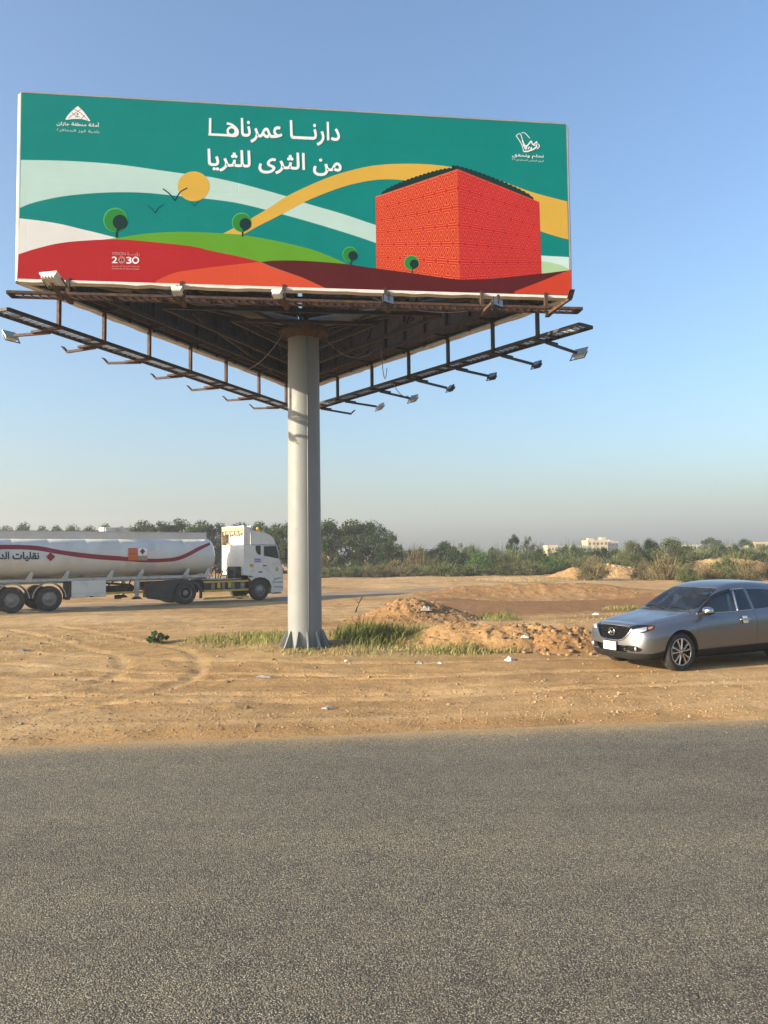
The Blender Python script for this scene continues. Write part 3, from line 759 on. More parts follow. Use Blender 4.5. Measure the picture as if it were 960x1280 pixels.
def shape(pts, inkname, lay, target=None):
    (target or art).add([onposter(px, py, lay) for px, py in pts], [tuple(range(len(pts)))], INK[inkname])
def ribbon(up, lo, inkname, lay):
    up = smoothline(up); lo = smoothline(lo); n = 48
    def res(p):
        p = np.array(p); s = np.r_[0, np.cumsum(np.hypot(*np.diff(p, axis=0).T))]; q = np.linspace(0, s[-1], n)
        return np.stack([np.interp(q, s, p[:, 0]), np.interp(q, s, p[:, 1])], 1)
    U, Lw = res(up), res(lo)
    art.add([onposter(*p, lay) for p in U] + [onposter(*p, lay) for p in Lw], [(i, i + 1, n + i + 1, n + i) for i in range(n - 1)], INK[inkname])
def disc(cx, cy, r, inkname, lay, target=None, n=28, ry=None, a0=0, a1=2 * math.pi):
    shape([(cx + r * math.cos(a0 + (a1 - a0) * k / n), cy + (ry or r) * math.sin(a0 + (a1 - a0) * k / n)) for k in range(n)], inkname, lay, target)
def stroke(pts, wd, inkname, lay, target=None):
    p = np.array([tuple(q) for q in pts], float); n = len(p)
    closed = n > 3 and np.hypot(*(p[0] - p[-1])) < .05
    if closed: p = p[:-1]; n -= 1
    e = (np.roll(p, -1, 0) - p); e /= (np.hypot(*e.T)[:, None] + 1e-9)
    if closed: d0 = np.roll(e, 1, 0); d1 = e
    else:
        d1 = e.copy(); d1[-1] = e[-2]; d0 = np.roll(e, 1, 0); d0[0] = e[0]
        p[0] -= d1[0] * wd * .25; p[-1] += d1[-1] * wd * .25
    nn = np.stack([-(d0 + d1)[:, 1], (d0 + d1)[:, 0]], 1); nn /= (np.hypot(*nn.T)[:, None] + 1e-9)
    k = 1 / np.maximum(.5, np.abs(nn[:, 0] * -d1[:, 1] + nn[:, 1] * d1[:, 0]))
    A = p + nn * (k * wd / 2)[:, None]; B = p - nn * (k * wd / 2)[:, None]
    m_ = n if closed else n - 1
    (target or art).add([onposter(*q, lay) for q in A] + [onposter(*q, lay) for q in B], [(i, (i + 1) % n, n + (i + 1) % n, n + i) for i in range(m_)], INK[inkname])
art.add([Vector((sx_ * (LB / 2 - .004), YF - .004, z_)) for sx_, z_ in ((-1, HB), (1, HB), (1, HT), (-1, HT))], [(0, 1, 2, 3)], INK['teal'])
ribbon([(26, 200), (60, 200.5), (100, 202), (150, 206), (200, 213), (240, 218.5), (261, 221), (300, 229.5), (355, 244.6), (382, 254), (430, 268), (470, 281.5), (520, 296)],
       [(25, 260), (40, 254), (70, 247), (100, 243), (140, 240.5), (180, 241), (222, 245), (258, 248.5), (300, 254.5), (355, 268.5), (399, 281), (438, 293), (469, 303.5), (520, 322)], 'pale', 1)
ribbon([(24.5, 273), (50, 276), (75, 280), (100, 286), (125, 292), (146, 297.5)], [(23, 319), (45, 312), (75, 305), (110, 302), (125, 302), (146, 301)], 'ivory', 1)
shape(smoothline([(440, 331), (455, 324), (470, 318), (500, 308)]) + [(500, 340)], 'green', 1) if False else None
ribbon([(127, 299.8), (150, 297), (175, 293), (205, 290.5), (240, 290), (280, 292), (308, 294.6), (342, 300.6), (371, 307), (399, 315), (432, 329)],
       [(127, 300.2), (150, 301), (190, 304), (240, 310), (264, 315), (300, 323), (326, 330), (342, 330), (371, 330), (399, 330), (432, 331)], 'green', 2)
# yellow arc in front and behind the block
ribbon([(279, 292), (300, 281), (334, 261.5), (357.6, 246), (391, 230), (420, 218.5), (454, 209.4), (480, 205.8), (510, 204.8), (541, 206), (575, 211), (620, 224), (658, 238), (680, 244.5), (709, 252)],
       [(304, 293.5), (318.5, 285), (352, 268), (381, 252.4), (410.7, 240), (438, 231), (469.5, 225), (500, 225), (541, 232), (575, 246), (620, 268), (658, 283), (692, 294.6), (710.5, 299.5)], 'yellow', 3)
ribbon([(660, 318), (677, 319.5), (711.4, 321.5)], [(660, 330), (677, 330), (711.4, 339)], 'sky_white', 1)
ribbon([(660, 324), (677, 326.5), (700, 331), (711.8, 337)], [(660, 346), (677, 346), (700, 346), (712, 342)], 'mint', 2)
# hills
rtop = [(23.2, 318), (45, 311), (75, 304), (110, 300.6), (150, 299.5), (190, 302.5), (240, 308), (264, 313.6), (300, 321), (326, 328), (347, 338), (378, 347), (408, 358)]
shape(smoothline(rtop) + [(408, 360.5), (300, 357.6), (21.5, 350)], 'red', 4)
otop = [(195, 351.2), (217, 341.5), (240, 337.5), (274, 333), (308, 329.3), (326, 328), (340, 334), (378, 347), (408, 358)]
shape(smoothline(otop) + [(408, 360.6), (195, 355)], 'orange', 5)
mtop = [(326, 327.6), (342, 326), (370, 325.8), (399, 327.4), (430, 330), (469, 335.5), (519, 342), (559, 348), (586, 349.6), (619, 348.4), (649, 345), (683, 341.5), (711, 338)]
mbot = [(711, 338), (701, 341.8), (673, 353), (643, 364.5)]
shape(smoothline(mtop) + smoothline(mbot)[1:] + [(643, 367), (408, 360.6), (378, 347), (347, 336)], 'maroon', 7)
shape([(643, 367), (643, 364.4), (673, 353), (701, 341.8), (713.4, 337.3), (714, 369)], 'vermilion', 8)
# block with triangle pattern
LFACE = [(469.5, 246.5), (571.8, 212), (575, 351), (470.3, 336)]; RFACE = [(571.8, 212), (674, 253), (677, 344), (575, 351)]
shape(LFACE, 'brick', 5); shape(RFACE, 'crimson', 5)
def bil(q, u, v):
    a_, b_, c_, d_ = (np.array(p, float) for p in q)
    return tuple((a_ * (1 - u) + b_ * u) * (1 - v) + (d_ * (1 - u) + c_ * u) * v)
def tri_ring(face, T, s0, s1, inkname):
    T = np.array(T); c = T.mean(0)
    o = [bil(face, *(c + (t - c) * s0)) for t in T]; i_ = [bil(face, *(c + (t - c) * s1)) for t in T]
    for k in range(3):
        j = (k + 1) % 3; shape([o[k], o[j], i_[j], i_[k]], inkname, 6)
for face, inkname, cols in ((LFACE, 'line', 7.0), (RFACE, 'line_dark', 7.0)):
    rows = 6; du = 1 / cols; dv = 1 / rows
    for r_ in range(rows):
        for c_ in range(-1, int(cols) + 1):
            off = du * .5 * (r_ % 2)
            u0 = c_ * du + off; v0 = r_ * dv
            for T in ([(u0, v0 + dv), (u0 + du, v0 + dv), (u0 + du / 2, v0)], [(u0 + du / 2, v0), (u0 + du * 1.5, v0), (u0 + du, v0 + dv)]):
                if max(t[0] for t in T) < du * .3 or min(t[0] for t in T) > 1 - du * .3: continue
                T = [(min(max(t[0], 0), 1), t[1]) for t in T]
                tri_ring(face, T, .86, .70, inkname); tri_ring(face, T, .46, .26, inkname)
stroke([(469.5, 246.5), (571.8, 212)], 1.0, 'line', 6); stroke([(571.8, 212), (674, 253)], 1.0, 'line_dark', 6)
def hedge(p0, p1, thick, n):
    up = []; rs = np.random.default_rng(5)
    for k in range(n + 1):
        t = k / n; bx_, by_ = p0[0] + (p1[0] - p0[0]) * t, p0[1] + (p1[1] - p0[1]) * t
        for q in range(5):
            tt_ = (k + q / 5) / n
            if tt_ > 1: break
            up.append((p0[0] + (p1[0] - p0[0]) * tt_, p0[1] + (p1[1] - p0[1]) * tt_ - thick * (math.sin(math.pi * min(1, tt_ * 1.02)) ** .25 if 0 < tt_ < 1 else 0) - 1.4 * abs(math.sin(math.pi * q / 5))))
    shape(up + [p1, p0], 'leaf_dark', 4)
hedge((476, 248), (574, 216), 12.0, 19); hedge((564, 212), (669, 253), 9.5, 19)
disc(242, 233, 19.8, 'yellow', 4, n=40, ry=18.6)
for cx, cy, s, wd in ((219, 251, 15, 1.5), (194.3, 266.5, 9.5, .9), (243.5, 258, 5, .7)):
    stroke(smoothline([(cx - s, cy - s * .98), (cx - s * .45, cy - s * .55), (cx, cy)], 4), wd, 'bird', 5); stroke(smoothline([(cx, cy), (cx + s * .4, cy - s * .7), (cx + s, cy - s * 1.05)], 4), wd, 'bird', 5)
for cx, cy, r in ((144.3, 275, 15.2), (302, 278, 12.2), (437.5, 318, 9.6), (514.3, 328.5, 9.2)):
    stroke([(cx + r * .1, cy + r * .8), (cx + r * .1, cy + r * 1.42)], r * .16, 'leaf_dark', 8)
    disc(cx, cy, r, 'leaf_light', 8); disc(cx + r * .03, cy + r * .05, r * .93, 'leaf_green', 9)
    disc(cx + r * .38, cy + r * .18, r * .60, 'leaf_dark', 10); shape([(cx + r * .1, cy + r * .4), (cx + r * .8, cy + r * .5), (cx + r * .12, cy + r * 1.05)], 'leaf_dark', 9)
artwork = art.build('artwork', parent=PANEL0, recalc=False)
# lettering and emblems
def letters(txt, quad, inkname, bold=0.0, lay=11, target=None, arabic=True):
    V, Fc = text_tris(shape_ar(txt) if arabic else txt, bold)
    pts = [onposter(*bil(quad, u, 1 - v), lay + .4 * z) for u, v, z in V]
    (target).add(pts, Fc, INK[inkname])
def slanted(x0, x1, y0, y1, sl):
    """box in photo pixels whose baseline drops sl pixels per pixel to the right"""
    d = (x1 - x0) * sl; return [(x0, y0), (x1, y0 + d), (x1, y1 + d), (x0, y1)]
t_ = MB(); letters('دارنـــا عمرنا', slanted(301, 425, 147.6, 178, .046), 'white', .020, target=t_)
stroke([(262.8, 148.6), (262.6, 166.8)], 3.0, 'white', 11.6, t_); stroke([(261.4, 168.2), (284, 169.4)], 3.0, 'white', 12.2, t_)
stroke(smoothline([(284.3, 154.6), (289.5, 156.2), (294.6, 160.2), (297.2, 164.6), (296.2, 168.9), (292.5, 170.2), (285.5, 169.5)], 5), 3.0, 'white', 12.8, t_)
stroke([(289.6 + 5.0 * math.cos(q * math.pi / 10), 164.3 + 4.9 * math.sin(q * math.pi / 10)) for q in range(21)], 2.8, 'white', 13.4, t_)
t_.build('headline', parent=PANEL0, recalc=False)
t_ = MB(); letters('من الثرى للثريا', slanted(259.5, 427, 186, 214, .045), 'white', .020, target=t_); t_.build('headline', parent=PANEL0, recalc=False)
t_ = MB()
shape(smoothline([(82, 149), (87, 142), (97, 133)], 5) + smoothline([(97.4, 133), (104, 139), (113, 151)], 5) + smoothline([(112.5, 152), (104, 149.5), (97, 149), (89, 149.3), (83, 150.3)], 5), 'white', 11, t_)
for l_ in (((86, 147.8), (97, 139.5), (102, 136.2)), ((110, 150.5), (101, 141.5), (92.5, 136.5)), ((90, 141), (97, 147)), ((106, 144.5), (101.5, 149))):
    stroke(l_, .8, 'soft_red', 12, t_)
disc(97, 143, 1.3, 'leaf_green', 13, t_, 10); stroke([(94, 146.6), (97, 145.6), (100, 146.8)], .7, 'leaf_green', 13, t_)
t_.build('municipal_emblem', parent=PANEL0, recalc=False); t_ = MB(); letters('أمانة منطقة جازان', slanted(71, 124, 151, 157.6, .05), 'white', .014, target=t_)
t_.build('emblem_lettering', parent=PANEL0, recalc=False); t_ = MB(); letters('بلدية قوز الجعافرة', slanted(71, 124.5, 160.6, 165, .05), 'pale', .01, target=t_); t_.build('emblem_lettering', parent=PANEL0, recalc=False)
t_ = MB()
for l_, wd in ((((645, 170), (650, 167.5), (653.5, 177), (654, 181)), .9), (((645, 170), (648.5, 175), (652, 181), (654.5, 190)), .9), (((652, 166.5), (656, 166.6), (662, 173)), .8),
               (((653, 176), (655, 181), (658, 183), (661, 180), (664, 176.5)), 1.7), (((654, 181.5), (657, 187)), 1.5), (((664, 176.5), (666, 181), (670, 178)), 1.4), (((667, 182), (671, 181), (670.5, 177)), 1.1),
               (((654.5, 189.5), (659, 189.5), (663, 188), (664, 184.5)), 1.8), (((657, 187), (658, 184)), 1.8), (((664, 188), (668, 186), (671, 183)), 1.9), (((671, 186.5), (674, 183.5), (673, 180.5)), 1.2), (((660, 186.5), (661.5, 184)), 1.5)):
    stroke(smoothline(l_, 4), wd, 'white', 12, t_)
t_.build('national_day_emblem', parent=PANEL0, recalc=False); t_ = MB(); letters('نحلم ونحقق', slanted(640, 679.5, 192, 197.6, .04), 'white', .014, target=t_)
t_.build('emblem_lettering', parent=PANEL0, recalc=False); t_ = MB(); letters('اليوم الوطني السعودي ٩٣', slanted(640, 679.5, 198.3, 201.4, .06), 'pale', .02, target=t_); t_.build('emblem_lettering', parent=PANEL0, recalc=False)
t_ = MB()
letters('VISION', slanted(140, 157, 315, 319, .02), 'pink', 0, target=t_, arabic=False)
letters('رؤيــــــة', slanted(159, 174.5, 314.5, 320.4, .02), 'pink', .0, target=t_)
t_.build('vision_lettering', parent=PANEL0, recalc=False); t_ = MB()
letters('2', slanted(139.8, 146.8, 320.8, 329, .03), 'white', .02, target=t_, arabic=False)
letters('3', slanted(158, 164.8, 321.2, 329.8, .03), 'white', .02, target=t_, arabic=False)
stroke([(169.6 + 3.6 * math.cos(2 * math.pi * k / 24), 325.5 + 3.6 * math.sin(2 * math.pi * k / 24)) for k in range(25)], 1.7, 'white', 12, t_)
for k in range(12):
    a = 2 * math.pi * k / 12
    stroke([(152.3 + 2.6 * math.cos(a), 325.1 + 2.6 * math.sin(a)), (152.3 + 4.6 * math.cos(a + .26), 325.1 + 4.6 * math.sin(a + .26)), (152.3 + 2.6 * math.cos(a + .52), 325.1 + 2.6 * math.sin(a + .52))], .75, 'pink', 12, t_)
disc(152.3, 325.1, 1.9, 'maroon', 12, t_, 14); stroke([(152.3, 323.4), (152.3, 327)], .6, 'pink', 13, t_)
t_.build('vision_emblem', parent=PANEL0, recalc=False); t_ = MB()
letters('المملكة العربية السعودية', slanted(140, 174.5, 331.8, 333.9, .02), 'pink', .01, target=t_)
letters('KINGDOM OF SAUDI ARABIA', slanted(140, 174.5, 335.3, 336.7, .02), 'pink', .02, target=t_, arabic=False); t_.build('vision_lettering', parent=PANEL0, recalc=False)

# ------------------------------------------------------------------ tanker lorry
TK = empty('tanker_truck', (TR_A[0], TR_A[1], 0.015), R(38))
tag(TK, 'white articulated fuel tanker lorry with a wavy dark red stripe along its tank', 'truck')
TKM = Matrix.Translation(TK.location) @ Matrix.Rotation(R(38), 4, 'Z'); TKI = TKM.inverted()
def side(px, py, yy=0.0):
    """photo pixel -> (forward, height) on the lorry's vertical side plane at lateral yy"""
    o = TKI @ CAM; d = TKI.to_3x3() @ ray(px, py); t = (yy - o.y) / d.y; p = o + d * t; return (p.x, p.z)
def sides(pts, yy=0.0): return [side(px, py, yy) for px, py in pts]
DUST = (.42, .33, .22)
T_WHITE = mat('truck_white', (.66, .65, .60), .38, 0, .07, 1.2, coat=.3, dirt=((.40, .35, .27), .52, .85, 1.4))
T_TANK = mat('tank_white', (.60, .59, .55), .40, 0, .06, .8, coat=.2, dirt=((.48, .43, .35), .50, .85, .9))
T_PALE = mat('chassis_pale', (.46, .45, .42), .6, 0, .15, 2, dirt=((.25, .2, .15), .5, .75, 3))
T_RUST = M_RUST
T_BLACK = mat('truck_black', (.028, .026, .025), .6, 0, .3, 3, dirt=((.14, .11, .08), .55, .85, 4))
T_RUBBER = mat('tyre_rubber', (.030, .029, .028), .85, 0, .25, 6, .003, 50, dirt=((.18, .14, .10), .5, .85, 5))
T_RIM = mat('wheel_steel', (.26, .25, .235), .5, .3, .2, 5, dirt=((.12, .09, .06), .5, .75, 8))
T_GREYTANK = mat('fuel_tank_grey', (.25, .24, .24), .5, .3, .2, 3)
T_YELL = mat('guard_yellow', (.55, .36, .04), .55, 0, .18, 3, dirt=((.20, .15, .08), .5, .8, 4))
T_RED = mat('stripe_red', lin(132, 8, 38), .4, 0, .08, 1, dirt=((.25, .10, .09), .6, .9, 1))
T_NAVY = mat('lettering_navy', lin(28, 36, 78), .4, 0, .1, 1)
T_ORANGE = mat('placard_orange', lin(200, 96, 36), .5, 0, .12, 2, dirt=((.22, .12, .06), .5, .8, 4))
T_PLW = mat('placard_white', (.80, .78, .72), .5, 0, .08, 2)
T_GLASS = mat('cab_glass', (.018, .030, .032), .06, 0, .1, 2, spec=.7)
T_GLASSG = mat('cab_rear_glass', (.20, .27, .22), .08, 0, .1, 2, spec=.7)
T_AMBER = mat('beacon_amber', (.85, .33, .03), .25, 0, .05, 3)
T_TAN = mat('fairing_inside', (.36, .29, .19), .7, 0, .2, 3, dirt=((.10, .07, .045), .5, .7, 3))

def wheel(parent, x, y, r, wd, kind, name='wheel'):
    """y: lateral position of the outer tyre face; outside looks to -y"""
    c = Vector((x, y, r))
    hub = MB(); hub.lathe([(0, wd * .5), (.22, wd * .5), (.24, wd * .42), (.27, wd * .30), (0, wd * .30)], c, (0, 1, 0), T_BLACK, 20)
    h = hub.build(name, parent=parent)
    ty = MB()
    ty.lathe([(r * .56, .03), (r * .60, .0), (r * .70, -.012), (r * .86, -.010), (r * .95, .012), (r * .985, .035), (r, .055), (r, wd - .055), (r * .985, wd - .03), (r * .92, wd), (r * .56, wd - .02)], c, (0, 1, 0), T_RUBBER, 48)
    for k in range(44):
        a = 2 * math.pi * k / 44
        ty.bar(c + Vector((math.cos(a) * r * 1.002, .06, math.sin(a) * r * 1.002)), c + Vector((math.cos(a + .05) * r * 1.002, wd - .06, math.sin(a + .05) * r * 1.002)), .028, .012, T_RUBBER, up=(math.cos(a), 0, math.sin(a)))
    ty.build('tyre', parent=h)
    rm = MB(); R0_ = r * .57
    if kind == 'rear':      # deep dish
        rm.lathe([(R0_, .02), (R0_ * .95, .015), (R0_ * .93, .05), (R0_ * .86, .16), (R0_ * .60, .19), (R0_ * .45, .17), (R0_ * .40, .06), (R0_ * .30, .03), (0, .03)], c, (0, 1, 0), T_RIM, 28)
        br, bo = R0_ * .55, .175
    else:                   # front: convex disc
        rm.lathe([(R0_, .03), (R0_ * .95, .015), (R0_ * .92, .05), (R0_ * .80, .075), (R0_ * .62, .02), (R0_ * .50, .0), (R0_ * .42, .0), (R0_ * .36, -.04), (0, -.05)], c, (0, 1, 0), T_RIM, 28)
        br, bo = R0_ * .52, -.004
    for k in range(10):
        a = 2 * math.pi * k / 10
        rm.lathe([(.022, .02), (.020, -.028), (0, -.03)], c + Vector((math.cos(a) * br, bo, math.sin(a) * br)), (0, 1, 0), T_BLACK if kind == 'rear' else T_RIM, 6)
        if kind != 'front':
            rm.lathe([(.034, -.006), (.030, .012), (0, .012)], c + Vector((math.cos(a + .31) * R0_ * .75, (bo if kind == 'front' else .168), math.sin(a + .31) * R0_ * .75)), (0, 1, 0), T_BLACK, 8)
        else:
            rm.lathe([(.040, .03), (.036, .052), (0, .055)], c + Vector((math.cos(a + .31) * R0_ * .74, .0, math.sin(a + .31) * R0_ * .74)), (0, 1, 0), T_BLACK, 8)
    rm.build('rim', parent=h)
    return h
WR = .54
def axle(x, kind, dual):
    wheel(TK, x, .02, WR, .30, kind)
    w2 = wheel(TK, x, .02, WR, .30, kind); w2.matrix_local = Matrix.Translation((0, 2.5, 0)) @ Matrix.Diagonal((1, -1, 1, 1))
    if dual:
        for s_ in (.36, 1.84):
            t = MB(); t.lathe([(WR * .56, 0), (WR * .95, .01), (WR, .05), (WR, .25), (WR * .95, .29), (WR * .56, .3)], (x, s_, WR), (0, 1, 0), T_RUBBER, 40); t.build('inner_tyre', parent=TK)
    ax = MB(); ax.tube([(x, .3, WR), (x, 2.2, WR)], .09, T_BLACK, 10); ax.lathe([(0, -.22), (.2, -.14), (.24, 0), (.2, .14), (0, .22)], (x, 1.25, WR), (0, 1, 0), T_BLACK, 14); ax.build('axle', parent=TK)
XD = side(233, 742)[0]; X2 = side(62, 748)[0]; X1 = side(15, 751)[0]; X0_ = 2 * X1 - X2
axle(0.0, 'front', False); axle(XD, 'rear', True)
for xx in (X2, X1, X0_): axle(xx, 'trailer', False)

# tank: rounded-oblong section, dished ends
XF = side(265.5, 700, .5)[0]; XR_ = X0_ - 1.6
TZ0, TZ1, TY0, TY1 = 1.42, 3.24, .02, 2.48
tz, ty_, ah, aw = (TZ0 + TZ1) / 2, 1.25, (TZ1 - TZ0) / 2, (TY1 - TY0) / 2
def tsec(x, k=1.0, n=48):
    out = []
    for q in range(n):
        a = 2 * math.pi * q / n; c, s_ = math.cos(a), math.sin(a); e = 2 / 2.35
        out.append(Vector((x, ty_ + aw * k * abs(c) ** e * (1 if c > 0 else -1), tz + ah * k * abs(s_) ** e * (1 if s_ > 0 else -1))))
    return out
secs = [(XR_ - .20, .0), (XR_ - .19, .5), (XR_ - .12, .8), (XR_ - .04, .95), (XR_, 1.0)]
L_ = XF - XR_
for f in (.12, .25, .37, .5, .62, .75, .87):
    xx = XR_ + L_ * f; secs += [(xx - .03, 1.0), (xx - .012, .9965), (xx + .012, .9965), (xx + .03, 1.0)]
secs += [(XF - .22, 1.0), (XF - .16, .985), (XF - .07, .93), (XF + .02, .80), (XF + .07, .5), (XF + .08, .0)]
V = []; n = 48
for xx, k in secs: V += tsec(xx, k)
Fc = [(i * n + q, i * n + (q + 1) % n, (i + 1) * n + (q + 1) % n, (i + 1) * n + q) for i in range(len(secs) - 1) for q in range(n)]
tb = MB(); tb.add(V, Fc, T_TANK, True); tank = tb.build('tank', parent=TK)
_bm = bmesh.new(); _bm.from_mesh(tank.data); TBVH = BVHTree.FromBMesh(_bm); _bm.free()
def ontank(px, py, lift=.005):
    o = TKI @ CAM; d = (TKI.to_3x3() @ ray(px, py)).normalized(); h = TBVH.ray_cast(o, d)
    if h[0] is None: return None
    return h[0] + Vector((0, -1, .0)) * lift
def resamp(p, n):
    p = np.array(smoothline(p)); s = np.r_[0, np.cumsum(np.hypot(*np.diff(p, axis=0).T))]; q = np.linspace(0, s[-1], n)
    return np.stack([np.interp(q, s, p[:, 0]), np.interp(q, s, p[:, 1])], 1)
U_l = resamp([(-60, 684), (-30, 682), (0, 681), (31, 681.3), (51.6, 683), (75, 687.5), (101.6, 691), (125, 693.4), (150, 695.3), (183.3, 698.3), (205, 698), (221, 696), (234.8, 690.6), (248.3, 683.4), (262.3, 678)], 90)
L_l = resamp([(-60, 690), (-30, 688), (0, 686.7), (31, 687), (51.6, 688.8), (75, 693), (101.6, 697), (125, 699.4), (150, 700.9), (183.3, 703), (205, 702.5), (221, 700.8), (234.8, 695.8), (248.3, 688.6), (262.8, 681)], 90)
V = []; Fc = []
for a_, b_ in zip(U_l, L_l):
    for q in range(4):
        p = ontank(*(a_ + (b_ - a_) * q / 3)); V.append(p if p else V[-1] if V else Vector())
for i in range(89):
    for q in range(3): Fc.append((i * 4 + q, i * 4 + q + 1, (i + 1) * 4 + q + 1, (i + 1) * 4 + q))
st = MB(); st.add(V, Fc, T_RED, True); st.build('stripe', parent=tank, recalc=False)
lt = MB(); Vt, Ft_ = text_tris(shape_ar('نقليات الدخ'), .036)
LQ = [(-9, 689.2), (49, 689.8), (49, 704), (-9, 704)]
_b = bmesh.new(); _vs = [_b.verts.new((u, v, z)) for u, v, z in Vt]
for f in Ft_:
    try: _b.faces.new([_vs[q] for q in f])
    except ValueError: pass
bmesh.ops.subdivide_edges(_b, edges=[e for e in _b.edges if abs(e.verts[0].co.y - e.verts[1].co.y) > .12], cuts=3, use_grid_fill=True); bmesh.ops.triangulate(_b, faces=_b.faces); _b.verts.index_update()
lt.add([ontank(*bil(LQ, v.co.x, 1 - v.co.y), .014 + .002 * v.co.z) for v in _b.verts], [[v.index for v in f.verts] for f in _b.faces], T_NAVY); _b.free(); lt.build('lettering', parent=tank, recalc=False)
def placard(name, quads):
    m_ = MB()
    for q, mm, lift in quads:
        g_ = [ontank(*bil(q, a_ / 4, b_ / 6), lift) for b_ in range(7) for a_ in range(5)]
        m_.add(g_, [(b_ * 5 + a_, b_ * 5 + a_ + 1, b_ * 5 + a_ + 6, b_ * 5 + a_ + 5) for b_ in range(6) for a_ in range(4)], mm)
    return m_.build(name, parent=tank, recalc=False)
placard('hazard_diamond', [([(63, 690.5), (69, 696), (63, 701.5), (57.5, 696)], T_RED, .02)])
placard('hazard_placard', [([(160, 685), (172, 685), (172, 700.5), (160, 700.5)], T_ORANGE, .03), ([(172.2, 685), (183.8, 685), (183.8, 694.5), (172.2, 694.5)], T_PLW, .03), ([(172.2, 694.7), (183.8, 694.7), (183.8, 700.5), (172.2, 700.5)], T_TAN, .03),
                           ([(177.8, 685.4), (181.2, 689.2), (177.8, 693.4), (174.5, 689.2)], T_RED, .036), ([(161, 692.2), (171.5, 692.2), (171.5, 692.7), (161, 692.7)], T_BLACK, .036)])
# top walkway coaming and manhole
tp = MB()
zt_ = TZ1 - .10
for yy in (.42, 2.08):
    tp.box(((XR_ + XF) / 2 - .1, yy, zt_ + .16), (L_ - .55, .03, .34), T_TANK)
    tp.box(((XR_ + XF) / 2 - .1, yy, zt_ + .335), (L_ - .5, .06, .03), T_PALE)
for xx in (XR_ + .2, XF - .4): tp.box((xx, 1.25, zt_ + .16), (.03, 1.66, .34), T_TANK)
tp.build('top_coaming', parent=TK)
for f in (.2, .4, .62, .85):
    mh = MB(); mh.lathe([(0, .0), (.28, .0), (.28, .14), (.24, .17), (0, .19)], (XR_ + L_ * f, 1.25, TZ1 - .02), (0, 0, 1), T_PALE, 20); mh.build('manhole', parent=TK)
xb = side(134, 664, 1.25)[0]
mh = MB(); mh.box((xb + .35, 1.2, TZ1 + .32), (1.15, .8, .26), T_PALE, bevel=.03); mh.box((xb - .05, 1.2, TZ1 + .34), (.5, .7, .24), T_WHITE, bevel=.03); mh.build('top_box', parent=TK)
# saddles, frame, side box
for px in (35, 80, 136, 174, 231, 257):
    s_ = MB(); x = side(px, 716, .2)[0]
    s_.prism([(x - .18, 1.28), (x + .10, 1.28), (x + .22, 1.72), (x + .10, 1.74)], (.10, .16), lambda u, v, w_: Vector((u, w_, v)), T_PALE)
    s_.prism([(x - .18, 1.28), (x + .10, 1.28), (x + .22, 1.72), (x + .10, 1.74)], (2.34, 2.40), lambda u, v, w_: Vector((u, w_, v)), T_PALE)
    s_.build('saddle', parent=TK)
fm = MB()
for yy in (.72, 1.78):
    fm.box(((XR_ + XF) / 2 - .1, yy, 1.29), (L_ - .3, .12, .24), T_PALE)
fm.box(((XR_ + XF) / 2 - .1, .16, 1.33), (L_ - .1, .10, .10), T_PALE); fm.box(((XR_ + XF) / 2 - .1, 2.34, 1.33), (L_ - .1, .10, .10), T_PALE)
for q in range(9): fm.box((XR_ + .5 + (L_ - 1) * q / 8, 1.25, 1.29), (.10, 2.1, .16), T_PALE)
fm.build('trailer_frame', parent=TK)
bx0, bx1 = side(90, 735)[0], side(133, 735)[0]
sb = MB(); sb.box(((bx0 + bx1) / 2, .40, .90), (bx1 - bx0, .72, .74), T_WHITE, bevel=.03)
sb.bar((bx0 + .02, .035, .72), (bx1 - .02, .035, .72), .012, .012, T_PALE); sbo = sb.build('side_box', parent=TK)
sh = MB(); sh.box(((bx0 + bx1) / 2 + .1, .025, .56), (.14, .03, .05), T_BLACK); sh.build('latch', parent=sbo)
fl_ = MB(); fl_.box((bx0 - .12, .40, .85), (.14, .62, .80), T_BLACK); fl_.build('mud_flap', parent=TK)
# trailer mudguards: arcs with pale edge
for xx in (X2, X1, X0_):
    g1 = MB()
    for q in range(18):
        a0, a1 = math.pi * (.02 + .96 * q / 18), math.pi * (.02 + .96 * (q + 1) / 18); r_ = WR + .13
        A0 = Vector((xx + math.cos(a0) * r_, 0, WR + math.sin(a0) * r_)); A1 = Vector((xx + math.cos(a1) * r_, 0, WR + math.sin(a1) * r_))
        for yy0, yy1, mm, t in ((.045, .42, T_BLACK, .012), (.0, .045, T_PALE, .035)):
            up_ = (A0 - Vector((xx, 0, WR))).normalized() * t
            q_ = [A0 + Vector((0, yy0, 0)), A1 + Vector((0, yy0, 0)), A1 + Vector((0, yy1, 0)), A0 + Vector((0, yy1, 0))]
            g1.add(q_ + [p + up_ for p in q_], [(0, 1, 2, 3), (7, 6, 5, 4), (0, 4, 5, 1), (2, 6, 7, 3)], mm)
    g1.build('mudguard', parent=TK)
